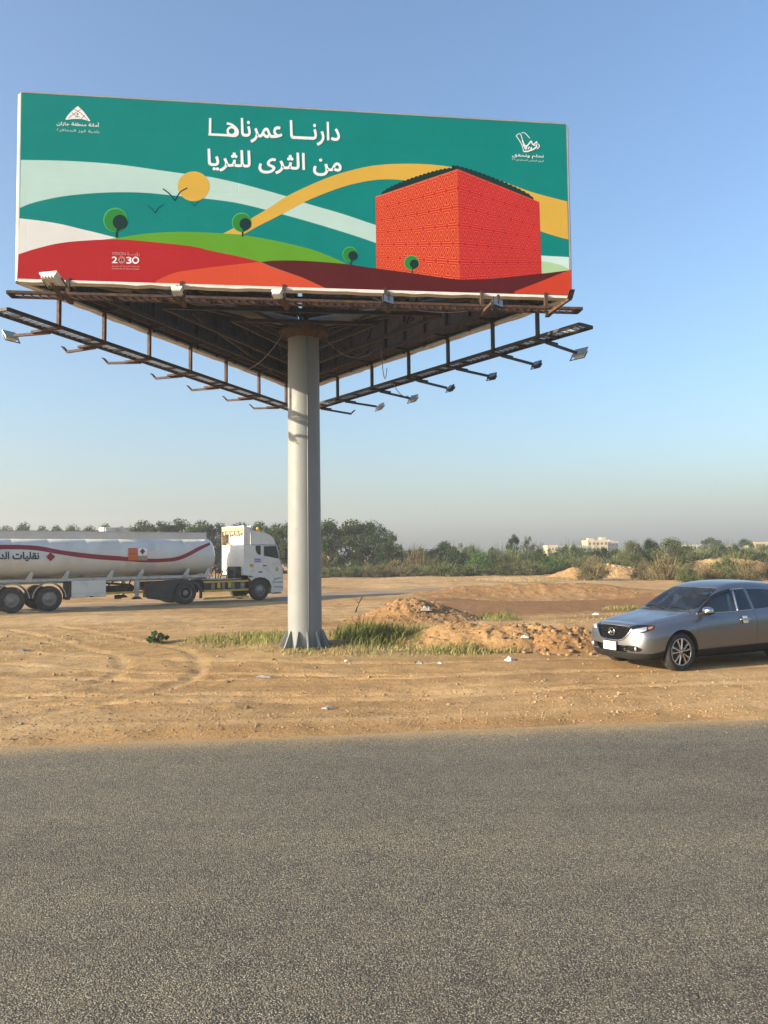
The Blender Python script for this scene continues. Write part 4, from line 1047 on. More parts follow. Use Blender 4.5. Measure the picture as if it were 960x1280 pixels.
# landing legs and gear between box and tractor
for yy in (.30, 2.2):
    lx = side(171, 735, .3)[0]
    g1 = MB(); g1.box((lx, yy, .95), (.20, .18, .75), T_PALE, bevel=.015); g1.box((lx, yy, .55), (.14, .13, .35), T_PALE); g1.prism([(lx - .22, .34), (lx + .22, .34), (lx + .10, .46), (lx - .10, .46)], (yy - .14, yy + .14), lambda u, v, w_: Vector((u, w_, v)), T_BLACK)
    g1.build('landing_leg', parent=TK)
g1 = MB(); lx = side(150, 735, .3)[0]
g1.tube([(lx - .5, .9, .82), (lx + .8, .9, .82)], .17, T_BLACK, 14); g1.tube([(lx - .6, .5, 1.12), (lx + .6, .5, 1.0)], .05, T_BLACK, 8)
g1.bar((lx - .8, .30, .66), (lx + 1.1, .30, .66), .06, .10, T_YELL); g1.bar((lx - .8, .30, .80), (lx - .3, .30, 1.2), .05, .05, T_BLACK); g1.bar((lx + .2, .30, .70), (lx + .5, .30, 1.2), .05, .05, T_RUST)
g1.tube([(lx - .1, .7, .46), (lx + .2, .7, .46)], .10, T_BLACK, 10); g1.build('pump_gear', parent=TK)

# tractor: chassis, fifth wheel, mudguard, tanks and yellow side guards
xr0, xr1 = side(184, 735)[0], side(252, 735)[0]
ch = MB()
for yy in (.85, 1.65): ch.box(((xr0 + .9) / 2, yy, .98), (.9 - xr0, .09, .26), T_BLACK)
ch.box((XD, 1.25, 1.17), (.9, .9, .09), T_BLACK); ch.box((xr0 + .1, 1.25, .8), (.12, 2.2, .18), T_BLACK); ch.box((xr0 + .35, .45, .86), (.55, .5, .5), T_BLACK, bevel=.03)
ch.build('chassis', parent=TK)
g1 = MB(); arc = []
pts_o = sides([(184.5, 748), (184.5, 731), (190, 728.5), (205, 727), (214, 725.3), (228, 723.8), (242, 725.2), (250, 729.5), (253, 738), (253, 748)])
pts_i = sides([(250, 748), (250.2, 740), (246, 731), (233, 727.6), (222, 730.5), (216.5, 740), (215, 752), (186, 748.5)])
g1.prism(pts_o + pts_i, (.01, .10), lambda u, v, w_: Vector((u, w_, v)), T_BLACK)
for q in range(16):
    a0, a1 = math.pi * (.0 + q / 16), math.pi * ((q + 1) / 16); r_ = WR + .12
    g1.add([Vector((XD + math.cos(a) * r_, yy, WR + math.sin(a) * r_)) for a in (a0, a1) for yy in (.08, .70)], [(0, 1, 3, 2)], T_BLACK)
g1.build('mudguard', parent=TK)
g2 = MB(); g2.box((xr0 + .02, .30, .62), (.05, .45, .45), T_BLACK); g2.build('mud_flap', parent=TK)
g3 = MB(); g3.box((xr0 + .0, .38, .72), (.05, .30, .12), T_RED, bevel=.01); g3.build('tail_light', parent=TK)
ax0, ax1 = side(255, 735)[0], side(311, 735)[0]
tk_ = MB(); tk_.box(((ax0 + ax1) / 2, .42, .80), (ax1 - ax0 - .1, .60, .52), T_BLACK, bevel=.05)
for f, wd in ((.22, .28), (.45, .22), (.66, .26), (.88, .30)): tk_.tube([(ax0 + (ax1 - ax0) * f, .17, .55), (ax0 + (ax1 - ax0) * f, .17, 1.02)], wd / 2.4, T_GREYTANK, 14)
tk_.build('fuel_tanks', parent=TK)
for (py0, py1, mm) in ((725.5, 728.0, T_YELL), (736.6, 739.2, T_YELL), (745.6, 748.2, T_YELL)):
    z1, z0 = side(285, py0)[1], side(285, py1)[1]
    gd = MB(); gd.box(((ax0 + ax1) / 2, .03, (z0 + z1) / 2), (ax1 - ax0, .05, z1 - z0), mm, bevel=.01); gd.build('side_guard', parent=TK)
for f in (.33, .57):
    gd = MB(); gd.box((ax0 + (ax1 - ax0) * f, .05, .86), (.16, .05, .30), T_YELL); gd.build('guard_plate', parent=TK)
dk = MB(); dk.box(((ax0 + ax1) / 2 - .1, 1.1, 1.14), (ax1 - ax0 - .3, 1.6, .05), T_PALE)
for q in range(7): dk.tube([(ax0 + .25 + q * .2, .5 + .18 * (q % 3), 1.15), (ax0 + .35 + q * .22, .7 + .15 * (q % 2), 1.75 - .1 * (q % 3)), (ax0 + .2 + q * .26, 1.2, 1.5)], .025, T_BLACK, 6)
dk.tube([(ax1 - .35, .45, 1.15), (ax1 - .35, .45, 1.75)], .16, T_BLACK, 10); dk.tube([(ax1 - .75, .6, 1.15), (ax1 - .72, .6, 1.6)], .13, T_BLACK, 10); dk.box((ax1 - .25, 1.0, 1.45), (.4, .9, .6), T_BLACK, bevel=.05)
dk.build('service_gear', parent=TK)

# cab: shell built from its side outline, with a recessed wheel arch
pl = lambda u, v, w_: Vector((u, w_, v))
cab_out = sides([(304.8, 719), (304.8, 681), (346.5, 681), (350.6, 699), (353.8, 712), (354.3, 721), (342.8, 724), (340.5, 730), (338, 725.5), (332, 721.5), (325, 720.3), (316, 720.4)])
cb = MB(); n = len(cab_out)
# slightly rounded sides: inset ring at both faces
def shell(outline, y0, y1, ins, m_, mb_):
    c = np.mean(outline, 0); n = len(outline)
    inn = [tuple(np.array(p) + (c - np.array(p)) * ins) for p in outline]
    V = [pl(*p, y0) for p in inn] + [pl(*p, y0 + .07) for p in outline] + [pl(*p, y1 - .07) for p in outline] + [pl(*p, y1) for p in inn]
    Fc = [tuple(range(n)), tuple(range(4 * n - 1, 3 * n - 1, -1))]
    for k in range(3):
        for i in range(n):
            j = (i + 1) % n; Fc.append((k * n + i, k * n + j, (k + 1) * n + j, (k + 1) * n + i))
    mb_.add(V, Fc, m_)
shell(cab_out, .0, 2.5, .025, T_WHITE, cb)
lowf = sides([(354.0, 721.5), (354.2, 737), (350, 740), (341.5, 741), (340.6, 731), (343, 724.5)])
cabo = cb.build('cab', parent=TK)
bp = MB(); shell(lowf, -.01, 2.51, .03, T_WHITE, bp)
for py in (727.5, 733.5): bp.bar(pl(*side(342, py), -.012), pl(*side(353.5, py), -.012), .02, .03, T_BLACK)
bp.box((side(348, 741)[0], 1.25, side(348, 741.4)[1]), (.5, 2.3, .05), T_BLACK); bp.build('front_bumper', parent=cabo)
# high roof with a hollow rear fairing
rf = MB(); roof = sides([(312.5, 680.9), (312.5, 661.5), (320, 663.5), (331, 665.4), (338.5, 668.5), (343, 673), (346.3, 680.9)])
shell(roof, .03, 2.47, .06, T_WHITE, rf); rf.build('roof', parent=cabo)
fr = MB()
zt0, zt1 = side(305, 657)[1], side(305, 681)[1]; xf0, xf1 = side(304.8, 670)[0], side(313, 670)[0]
ext = sides([(304.6, 700), (304.6, 656.9), (311.5, 659.2), (312.6, 662), (312.6, 681), (308, 690), (307.2, 700)])
fr.prism(ext, (-.005, .035), pl, T_WHITE)
ext2 = [(xf0 - .0, 1.25), (xf0, zt0), (xf1, zt0 - .08), (xf1, zt1), (xf1 - .1, 1.25)]
fr.prism(ext2, (2.47, 2.51), pl, T_TAN)
fr.prism([(xf0 - .02, zt0 - .05), (xf0, zt0), (xf1 + .1, zt0 - .10), (xf1 + .1, zt0 - .16)], (.0, 2.5), pl, T_WHITE)
fr.box((xf0 + .03, 1.25, zt0 - .14), (.05, 2.44, .22), T_TAN)
for q in range(9): fr.box((xf0 + .06 + .02 * (q % 2), .25 + q * .25, zt0 - .30 - .03 * (q % 3)), (.06, .20, .16), T_TAN)
fr.build('roof_fairing', parent=cabo)
xw = xf0 + .42
bw = MB(); bw.box((xw + .02, 1.08, (zt1 + 1.3) / 2 + .45), (.06, 2.02, zt1 - 1.3 + 1.05), T_WHITE, bevel=.02)
for zz in (2.0, 2.12): bw.bar((xw - .012, .25, zz), (xw - .012, 2.0, zz), .01, .02, T_PALE)
bwo = bw.build('cab_rear_wall', parent=cabo)
rw = MB(); rw.box((xw - .015, 1.05, 2.62), (.02, .95, .48), T_GLASSG); rw.build('rear_window', parent=bwo)
rack = MB()
for yy in (2.05, 2.22, 2.38): rack.tube([(xw - .18, yy, 1.2), (xw - .18, yy, 3.0)], .03, T_TAN, 8)
for zz in (1.5, 2.0, 2.5, 2.9): rack.bar((xw - .18, 1.98, zz), (xw - .18, 2.44, zz), .04, .04, T_TAN)
rack.build('hose_rack', parent=cabo)
# windows, door lines, fittings
def patch(name, pts, mm, lift, parent, th=.012):
    m_ = MB(); m_.prism(sides(pts), (-lift, -lift + th), pl, mm); return m_.build(name, parent=parent)
dr = MB(); dpts = sides([(328.7, 682), (328.7, 709.5), (333, 711), (338, 715.5), (342.5, 722.5), (352.5, 721.5), (351.5, 708), (349.4, 699), (345.6, 682)])
for i in range(len(dpts)): dr.bar(pl(*dpts[i], -.004), pl(*dpts[(i + 1) % len(dpts)], -.004), .010, .018, T_PALE)
door = dr.build('door', parent=cabo)
patch('window', [(329.8, 683), (345.0, 682.3), (348.8, 697.6), (346, 697.9), (329.9, 694.6)], T_GLASS, .008, door)
patch('handle', [(329, 706.2), (332.8, 706.4), (332.8, 707.7), (329, 707.5)], T_BLACK, .03, door, .03)
patch('quarter_window', [(319.5, 682), (325.8, 682), (325.8, 693.6), (323, 693.2), (320.6, 690.5), (319.4, 686.5)], T_GLASS, .008, cabo)
patch('yellow_sticker', [(312.2, 704.8), (317.2, 705), (317.2, 709), (312.2, 708.8)], T_YELL, .006, cabo)
patch('yellow_sticker', [(344.4, 708.8), (347.8, 709), (347.8, 714), (344.4, 713.8)], T_YELL, .006, cabo)
M_LILAC = mat('sign_lilac', lin(182, 168, 196), .5, 0, .08, 2)
sg = patch('door_sign', [(317.6, 697.2), (326.6, 697.6), (326.6, 703.6), (317.6, 703.2)], M_LILAC, .006, cabo)
for py in (699.2, 701.4): patch('sign_line', [(318.6, py), (325.6, py + .2), (325.6, py + 1.0), (318.6, py + .8)], T_RED, .009, sg, .006)
patch('step_slot', [(323, 714.2), (328, 714.3), (328, 715.8), (323, 715.7)], T_BLACK, .006, cabo)
patch('seam', [(305.5, 680.6), (346.6, 680.6), (346.7, 681.2), (305.5, 681.2)], T_PALE, .006, cabo)
wa = MB(); ro = sides([(310, 720.5), (313.5, 722.5), (318, 719.6), (325, 718.3), (333, 719.6), (339, 724), (342, 732), (341, 741)]); ri = sides([(339, 741), (339.6, 733), (336.6, 726), (331.5, 722.5), (325, 721.3), (318.5, 722.6), (314, 726)])
wa.prism(ro + ri, (-.03, .06), pl, T_WHITE); wa.build('wheel_arch', parent=cabo)
wl = MB(); wl.box((0, 1.25, 1.0), (1.25, 2.3, .7), T_BLACK); wl.build('wheel_well', parent=cabo)
mr_ = MB(); mx, mz = side(354, 693)
mr_.box((mx + .10, -.22, mz), (.16, .22, .62), T_BLACK, bevel=.04); mr_.bar((mx - .05, .05, mz + .36), (mx + .1, -.2, mz + .30), .04, .04, T_BLACK); mr_.bar((mx - .25, .0, mz - .22), (mx + .06, -.2, mz - .22), .04, .05, T_BLACK)
mr_.build('mirror', parent=cabo)
mr_ = MB(); mr_.box((mx + .10, 2.72, mz), (.16, .22, .62), T_BLACK, bevel=.04); mr_.bar((mx - .05, 2.45, mz + .36), (mx + .1, 2.7, mz + .30), .04, .04, T_BLACK); mr_.build('mirror', parent=cabo)
ws = MB(); wx = side(347.5, 683)
ws.add([pl(*side(347.3, 683), .12) + Vector((.012, 0, 0)), pl(*side(347.3, 683), 2.38) + Vector((.012, 0, 0)), pl(*side(351, 699.5), 2.38) + Vector((.02, 0, 0)), pl(*side(351, 699.5), .12) + Vector((.02, 0, 0))], [(0, 1, 2, 3)], T_GLASS); ws.build('windscreen', parent=cabo)
vz = MB(); vz.prism(sides([(344.5, 677), (349, 680), (349.5, 683), (346.5, 681.5)]), (.1, 2.4), pl, T_BLACK); vz.build('sun_visor', parent=cabo)
bc = MB(); bxp = side(322.8, 662, .35)
bc.lathe([(0, 0), (.10, 0), (.10, .05), (.085, .06), (.085, .19), (.06, .22), (0, .23)], (bxp[0], .40, bxp[1] - .1), (0, 0, 1), T_AMBER, 16); bc.build('beacon', parent=cabo)

# ------------------------------------------------------------------ grey car
CR = empty('parked_car', CAR_POS, CAR_RZ)
tag(CR, 'grey five-door crossover car stopped on the sand at the right edge', 'car')
CRM = Matrix.Translation(CAR_POS) @ Matrix.Rotation(CAR_RZ, 4, 'Z'); CRI = CRM.inverted()

def paint():
    m, g, b = newmat('metallic_grey_paint'); tc = g.add('ShaderNodeTexCoord').outputs['Object']
    n = g.noise(900, 2, .5, tc)
    c = g.ramp(n.outputs[0], [(.35, (.125, .138, .156)), (.65, (.175, .186, .205))]).outputs[0]
    sp_ = g.add('ShaderNodeSeparateXYZ'); g.link(tc, sp_.inputs[0])
    d1 = g.noise(3.0, 6, .7, tc)
    low = g.add('ShaderNodeMapRange'); low.inputs[1].default_value = .9; low.inputs[2].default_value = .25; g.link(sp_.outputs[2], low.inputs[0])
    mu = g.add('ShaderNodeMath', operation='MULTIPLY'); g.link(low.outputs[0], mu.inputs[0]); g.link(g.ramp(d1.outputs[0], [(.35, .05), (.75, .28)]).outputs[0], mu.inputs[1])
    g.link(g.mix(mu.outputs[0], c, (.33, .24, .14)), b.inputs['Base Color'])
    b.inputs['Metallic'].default_value = .75; b.inputs['Roughness'].default_value = .36
    b.inputs['Coat Weight'].default_value = .7; b.inputs['Coat Roughness'].default_value = .06
    return m
C_PAINT = paint()
C_TRIM = mat('black_plastic', (.014, .014, .014), .7, 0, .25, 4, dirt=((.06, .046, .03), .6, .9, 3), spec=.25)
C_GLOSS = mat('gloss_black', (.010, .010, .011), .2, 0, .1, 4)
C_CHROME = mat('chrome', (.62, .61, .58), .14, 1, .05, 4)
C_ALLOY = mat('alloy', (.56, .55, .53), .28, .85, .08, 6, dirt=((.22, .18, .13), .55, .85, 5))
C_TYRE = mat('car_tyre', (.026, .025, .024), .85, 0, .2, 6, dirt=((.20, .15, .10), .55, .85, 4))
C_SEAT = mat('seat_fabric', (.05, .05, .05), .8, 0, .15, 4)
C_LENS = mat('lamp_lens', (.55, .56, .57), .08, .6, .1, 12)
C_AMBERL = mat('amber_lens', (.34, .13, .06), .15, 0, .1, 6)
C_PLATE = mat('plate_white', (.72, .70, .62), .5, 0, .04, 4)
C_DISC = mat('brake_disc', (.12, .115, .11), .5, .6, .2, 8)
def glass(name, tint, tr):
    m = bpy.data.materials.new(name); m.use_nodes = True; g = NT(m); m.node_tree.nodes.clear()
    o = g.add('ShaderNodeOutputMaterial'); t = g.add('ShaderNodeBsdfTransparent'); t.inputs[0].default_value = (*tint, 1)
    gl = g.add('ShaderNodeBsdfGlossy'); gl.inputs['Roughness'].default_value = .03
    fr = g.add('ShaderNodeFresnel'); fr.inputs[0].default_value = 1.55
    mp = g.add('ShaderNodeMath', operation='MULTIPLY_ADD'); mp.inputs[1].default_value = .9; mp.inputs[2].default_value = .03; g.link(fr.outputs[0], mp.inputs[0])
    mx = g.add('ShaderNodeMixShader'); g.link(mp.outputs[0], mx.inputs[0]); g.link(t.outputs[0], mx.inputs[1]); g.link(gl.outputs[0], mx.inputs[2])
    tn = g.add('ShaderNodeTexCoord'); nz = g.noise(4, 5, .7, tn.outputs['Object'])
    df = g.add('ShaderNodeBsdfDiffuse'); df.inputs[0].default_value = (.30, .25, .18, 1)
    m2 = g.add('ShaderNodeMixShader'); g.link(g.ramp(nz.outputs[0], [(.4, .01), (.8, .07)]).outputs[0], m2.inputs[0]); g.link(mx.outputs[0], m2.inputs[1]); g.link(df.outputs[0], m2.inputs[2])
    g.link(m2.outputs[0], o.inputs['Surface']); return m
C_GLASS = glass('tinted_glass', (.50, .58, .58), 1); C_DARKG = glass('dark_tinted_glass', (.12, .15, .16), 1); C_WIND = glass('windscreen_glass', (.62, .72, .70), 1)

# body grid: rows run from the nose to the tail, columns from the keel over the side to the roof centre
#            x     zb   ylo   yw    zsh   ysh   zr    yr    zc
ST = [(0.42, .215, .86, .915, .845, .83, .935, .62, .955),
      (0.66, .215, .90, .955, .905, .85, .985, .63, 1.000),
      (0.98, .215, .91, .965, .955, .86, 1.035, .64, 1.045),
      (1.28, .215, .90, .965, .985, .87, 1.075, .66, 1.085),
      (1.48, .215, .90, .965, 1.000, .885, 1.120, .69, 1.125),
      (1.66, .215, .90, .965, 1.012, .895, 1.215, .69, 1.235),
      (1.90, .215, .90, .965, 1.025, .895, 1.355, .675, 1.395),
      (2.20, .215, .90, .965, 1.035, .895, 1.515, .645, 1.565),
      (2.50, .215, .90, .965, 1.045, .895, 1.610, .625, 1.665),
      (2.85, .215, .90, .965, 1.055, .895, 1.650, .615, 1.712),
      (3.30, .215, .90, .965, 1.070, .895, 1.650, .610, 1.715),
      (3.75, .215, .90, .970, 1.085, .895, 1.625, .600, 1.695),
      (4.15, .225, .90, .970, 1.105, .890, 1.575, .585, 1.650),
      (4.50, .245, .90, .955, 1.125, .870, 1.500, .560, 1.580),
      (4.78, .270, .87, .925, 1.135, .835, 1.380, .530, 1.450)]
def section(s):
    x, zb, ylo, yw, zsh, ysh, zr, yr, zc = s
    mid = (zb + zsh) / 2
    pts = [(0, zb), (.55, zb), (ylo - .10, zb + .005), (ylo - .015, zb + .06), (yw - .025, zb + .17), (yw - .012, mid - .06), (yw, mid + .12), (yw - .008, zsh - .13), (ysh + .035, zsh - .035), (ysh, zsh),
           (ysh - (ysh - yr) * .48, zsh + (zr - zsh) * .52), (yr + .012, zr - .035 * min(1, (zr - zsh) / .3)), (yr - .05, zr + (zc - zr) * .35), (yr * .5, zc - .012), (0, zc)]
    return [Vector((x, py, pz)) for py, pz in pts]
rows = []
full = section(ST[0])
zmin, zmax = full[0].z, full[-1].z
for ys_, xo in ((0.0, 0.0), (.30, .012), (.58, .045), (.80, .115), (.93, .215)):
    r_ = []
    for j, p in enumerate(full):
        q = p.copy(); q.y = p.y * ys_
        hz = (p.z - .22) / .74
        # fascia leans: lip at the bottom back, bumper forward, grille leaning back to the bonnet edge
        lean = np.interp(p.z, [.21, .30, .46, .62, .78, .86, .93, .96], [.10, .035, .0, .02, .05, .085, .14, .17])
        q.x = xo + lean * (1 - .25 * ys_) + .02
        if j >= 10: q.z = p.z - (.055, .05, .045, .04, .04)[min(4, j - 10)] * (1 - ys_ * .5)
        if j >= 10: q.x = xo + .10 + .03 * (j - 10) * .35
        q.z -= .0
        if p.z < .5: q.z = p.z + .02 * (1 - ys_)
        r_.append(q)
    rows.append(r_)
for s in ST: rows.append(section(s))
last = section(ST[-1])
for ys_, xo in ((.97, .13), (.88, .22), (.66, .275), (.35, .30), (0.0, .31)):
    r_ = []
    for p in last:
        q = p.copy(); q.y = p.y * ys_
        q.x = 4.78 + xo + np.interp(p.z, [.2, .45, .7, 1.0, 1.15, 1.45], [-.06, .0, .0, -.04, -.06, -.22])
        r_.append(q)
    rows.append(r_)
nr, nc = len(rows), len(rows[0])
V = []; idx = {}
for sgn in (-1, 1):
    for i in range(nr):
        for j in range(nc):
            p = rows[i][j]
            key = (i, j, sgn if abs(p.y) > 1e-6 else 0)
            if key not in idx: idx[key] = len(V); V.append(Vector((p.x, p.y * sgn, p.z)))
            idx[(i, j, sgn)] = idx[key]
Fc = []
for sgn in (-1, 1):
    for i in range(nr - 1):
        for j in range(nc - 1):
            f = [idx[(i, j, sgn)], idx[(i + 1, j, sgn)], idx[(i + 1, j + 1, sgn)], idx[(i, j + 1, sgn)]]
            f = [v for k, v in enumerate(f) if v not in f[:k]]
            if len(f) > 2: Fc.append(tuple(f) if sgn > 0 else tuple(reversed(f)))
def mesh_of(ob):
    dg = bpy.context.evaluated_depsgraph_get(); return bpy.data.meshes.new_from_object(ob.evaluated_get(dg))
def temp(me):
    o = bpy.data.objects.new('work', me); COL.objects.link(o); return o
bmb = MB(); bmb.add(V, Fc, C_PAINT, True)
tb_ = bmb.build('work'); md = tb_.modifiers.new('s', 'SUBSURF'); md.levels = 2
bpy.context.view_layer.update(); body_me = mesh_of(tb_); bpy.data.objects.remove(tb_)
_bm = bmesh.new(); _bm.from_mesh(body_me); bmesh.ops.recalc_face_normals(_bm, faces=_bm.faces); _bm.to_mesh(body_me); CBVH = BVHTree.FromBMesh(_bm); _bm.free()
def boolean(me, cutter, op):
    a_ = temp(me); b_ = temp(cutter); md = a_.modifiers.new('b', 'BOOLEAN'); md.object = b_; md.operation = op; md.solver = 'EXACT'
    bpy.context.view_layer.update(); r_ = mesh_of(a_); bpy.data.objects.remove(a_); bpy.data.objects.remove(b_); return r_
def cutmesh(mb_):
    o = mb_.build('work', C_GLOSS); me = o.data; bpy.data.objects.remove(o); return me
def xz(u, v, w_): return Vector((u, w_, v))
def inflate(poly, d):
    """push an outline out by d"""
    P_ = np.array(poly, float); n = len(P_); ar = .5 * sum(P_[i][0] * P_[(i + 1) % n][1] - P_[(i + 1) % n][0] * P_[i][1] for i in range(n)); out = []
    for i in range(n):
        e0 = P_[i] - P_[i - 1]; e1 = P_[(i + 1) % n] - P_[i]
        n0 = np.array([e0[1], -e0[0]]) / (np.hypot(*e0) + 1e-9); n1 = np.array([e1[1], -e1[0]]) / (np.hypot(*e1) + 1e-9)
        b_ = n0 + n1; b_ = b_ / max(.35, np.hypot(*b_)) ; b_ = b_ / max(.5, float(b_ @ n0)) if np.hypot(*b_) > 0 else b_
        out.append(tuple(P_[i] + b_ * d * (1 if ar > 0 else -1)))
    return out
def sidecut(poly, y0, y1, sides_=(-1, 1)):
    m_ = MB()
    for s_ in sides_: m_.prism(poly, (y0 * s_, y1 * s_), xz)
    return cutmesh(m_)
class Body: me = body_me
def carve(cut_in, cut_out=None):
    """take a piece out of the body and leave the matching opening"""
    piece = boolean(Body.me.copy(), cut_in.copy(), 'INTERSECT'); Body.me = boolean(Body.me, cut_out or cut_in, 'DIFFERENCE'); return piece
def place(name, me, material, parent=None, keep=False):
    if not keep:
        me.materials.clear(); me.materials.append(material)
        me.polygons.foreach_set('material_index', [0] * len(me.polygons))
    me.name = name; o = bpy.data.objects.new(name, me); COL.objects.link(o); o.parent = parent or CR; return o
def smooth_angle(o, ang=38):
    bm = bmesh.new(); bm.from_mesh(o.data)
    for f in bm.faces: f.smooth = True
    for e in bm.edges:
        e.smooth = not (len(e.link_faces) != 2 or e.calc_face_angle(0) > R(ang))
    bm.to_mesh(o.data); bm.free()

# cabin hollow
cav = MB()
prof = [(1.62, .55), (1.50, 1.02), (1.62, 1.06), (1.98, 1.28), (2.36, 1.525), (2.7, 1.62), (3.3, 1.645), (3.9, 1.60), (4.4, 1.50), (4.75, 1.22), (4.80, .60)]
def hw(z): return .80 if z < .98 else float(np.interp(z, [.98, 1.06, 1.65], [.80, .795, .555]))
n = len(prof)
cavV = [Vector((px, -hw(pz), pz)) for px, pz in prof] + [Vector((px, hw(pz), pz)) for px, pz in prof]
ins = []
# strip across at belt height so the sides follow the tumblehome
low = [(1.62, .55), (1.50, 1.0), (4.78, 1.0), (4.80, .60)]
cav.prism(low, (-.80, .80), xz)
c1 = cutmesh(cav)
hi = [(1.50, .98)] + prof[2:9] + [(4.75, 1.22), (4.77, .98)]
hm = MB(); n = len(hi)
hm.add([Vector((px, -hw(pz), pz)) for px, pz in hi] + [Vector((px, hw(pz), pz)) for px, pz in hi], [tuple(range(n)), tuple(range(2 * n - 1, n - 1, -1))] + [(i, i + n, (i + 1) % n + n, (i + 1) % n) for i in range(n)], C_GLOSS)
c2 = cutmesh(hm)
Body.me = boolean(Body.me, c1, 'DIFFERENCE'); Body.me = boolean(Body.me, c2, 'DIFFERENCE')
# wheel arches
CWX = (.98, 3.855); CWR = .377
for wx in CWX:
    m_ = MB()
    for s_ in (-1, 1):
        m_.lathe([(0, 0), (.425, 0), (.425, .62), (0, .62)], (wx, .48 * s_, CWR + .01), (0, s_, 0), C_GLOSS, 44, False)
    Body.me = boolean(Body.me, cutmesh(m_), 'DIFFERENCE')
# black sill and bumper cladding
sill = [(1.36, .10), (1.36, .385), (1.44, .405), (3.40, .425), (3.46, .40), (3.46, .10)]
place('sill_trim', carve(sidecut(sill, .60, 1.2)), C_TRIM)
fb = MB(); fb.prism([(-.2, .05), (-.2, .365), (.30, .375), (.56, .43), (.60, .05)], (-1.2, 1.2), xz)
place('lower_bumper', carve(cutmesh(fb)), C_TRIM)
rb_ = MB(); rb_.prism([(4.2, .05), (4.2, .36), (4.6, .46), (5.3, .50), (5.3, .05)], (-1.2, 1.2), xz)
place('rear_lower_bumper', carve(cutmesh(rb_)), C_TRIM)
# grille: wide shield, behind it a dark recess with bars
def yz(u, v, w_): return Vector((w_, u, v))
gpoly = [(-.50, .835), (-.30, .862), (0, .87), (.30, .862), (.50, .835), (.46, .76), (.38, .665), (.26, .60), (0, .585), (-.26, .60), (-.38, .665), (-.46, .76)]
gm = MB(); gm.prism(gpoly, (-.2, .34), yz)
gp = carve(cutmesh(gm))
gb = MB()
gb.prism(inflate(gpoly, -.004), (.20, .26), yz, C_GLOSS)
gr_o = gb.build('grille', parent=CR)
def front_x(yy, zz):
    h = CBVH.ray_cast(Vector((-2, yy, zz)), Vector((1, 0, 0))); return h[0].x if h[0] else .3
bar = MB()
for zz in (.625, .66, .695, .73, .765, .80, .835):
    hwid = np.interp(zz, [.6, .665, .76, .835, .87], [.26, .37, .45, .48, .30])
    ptsb = [(front_x(t * hwid, zz) + .035, t * hwid, zz) for t in np.linspace(-1, 1, 15)]
    bar.tube(ptsb, .011, C_GLOSS, 6)
bar.build('grille_bars', parent=gr_o)
cg = MB(); lowp = [(-.50, .835), (-.46, .76), (-.38, .665), (-.26, .60), (0, .585), (.26, .60), (.38, .665), (.46, .76), (.50, .835)]
cl_ = smoothline(lowp, 6)
cg.tube([(front_x(u, v) - .004, u, v) for u, v in cl_], .017, C_CHROME, 8); cg.build('chrome_surround', parent=gr_o)
em = MB(); ex_ = front_x(0, .74) - .002
em.tube([(ex_ + .006 * math.cos(t), .088 * math.cos(t), .745 + .072 * math.sin(t)) for t in np.linspace(0, 2 * math.pi, 28, endpoint=False)], .009, C_CHROME, 6, closed=True)
wing = [(-.080, .765), (-.050, .772), (-.022, .742), (0, .722), (.022, .742), (.050, .772), (.080, .765)]
em.tube([(ex_, u, v) for u, v in smoothline(wing, 4)], .008, C_CHROME, 6)
em.tube([(ex_, -.062, .705), (ex_, -.046, .75)], .007, C_CHROME, 6); em.tube([(ex_, .062, .705), (ex_, .046, .75)], .007, C_CHROME, 6)
em.build('emblem', parent=gr_o)
# lower intake
lp_ = [(-.44, .50), (.44, .50), (.40, .37), (-.40, .37)]
gm = MB(); gm.prism(lp_, (-.2, .28), yz); carve(cutmesh(gm))
li = MB(); li.prism(inflate(lp_, -.004), (.16, .20), yz, C_TRIM)
for zz in (.40, .435, .47): li.tube([(front_x(t * .40, zz) + .03, t * .40, zz) for t in np.linspace(-1, 1, 9)], .010, C_GLOSS, 6)
li.build('lower_grille', parent=CR)
npl = MB(); nx_ = front_x(0, .47) - .03
npl.box((nx_, 0, .475), (.012, .36, .165), C_PLATE, bevel=.004); npo = npl.build('number_plate', parent=CR)
npl = MB(); npl.box((nx_ + .02, 0, .475), (.02, .38, .18), C_TRIM, bevel=.005); npl.build('plate_holder', parent=npo)

# lamps traced from where they sit on the body; mirrored to the other side
def tocar(px, py): return CRI @ CAM, (CRI.to_3x3() @ ray(px, py)).normalized()
def frustum(pts, d0, d1, sides_=(1, -1)):
    o = CRI @ CAM; m_ = MB(); hits = [CBVH.ray_cast(*tocar(*p)) for p in pts]
    ds = [h[3] for h in hits if h[0] is not None]; dm = float(np.median(ds))
    dirs = [tocar(*p)[1] for p in pts]
    for s_ in sides_:
        A_ = [o + d * (dm - d0) for d in dirs]; B_ = [o + d * (dm + d1) for d in dirs]
        V = [Vector((v.x, v.y * s_, v.z)) for v in A_ + B_]; n = len(pts)
        m_.add(V, [tuple(range(n)), tuple(range(2 * n - 1, n - 1, -1))] + [(i, i + n, (i + 1) % n + n, (i + 1) % n) for i in range(n)], C_GLOSS)
    return cutmesh(m_)
CAR_LOCAL_TRACE = True
HL = [(778.5, 788.5), (784, 785.2), (790, 782.6), (797.5, 781), (808, 781), (819, 782), (818, 785.5), (815.5, 787.5), (806, 791), (795, 792.2), (786, 791)]
def try_lamp(name, pts, d0=.5, d1=.35):
    return carve(frustum(pts, d0, d1))

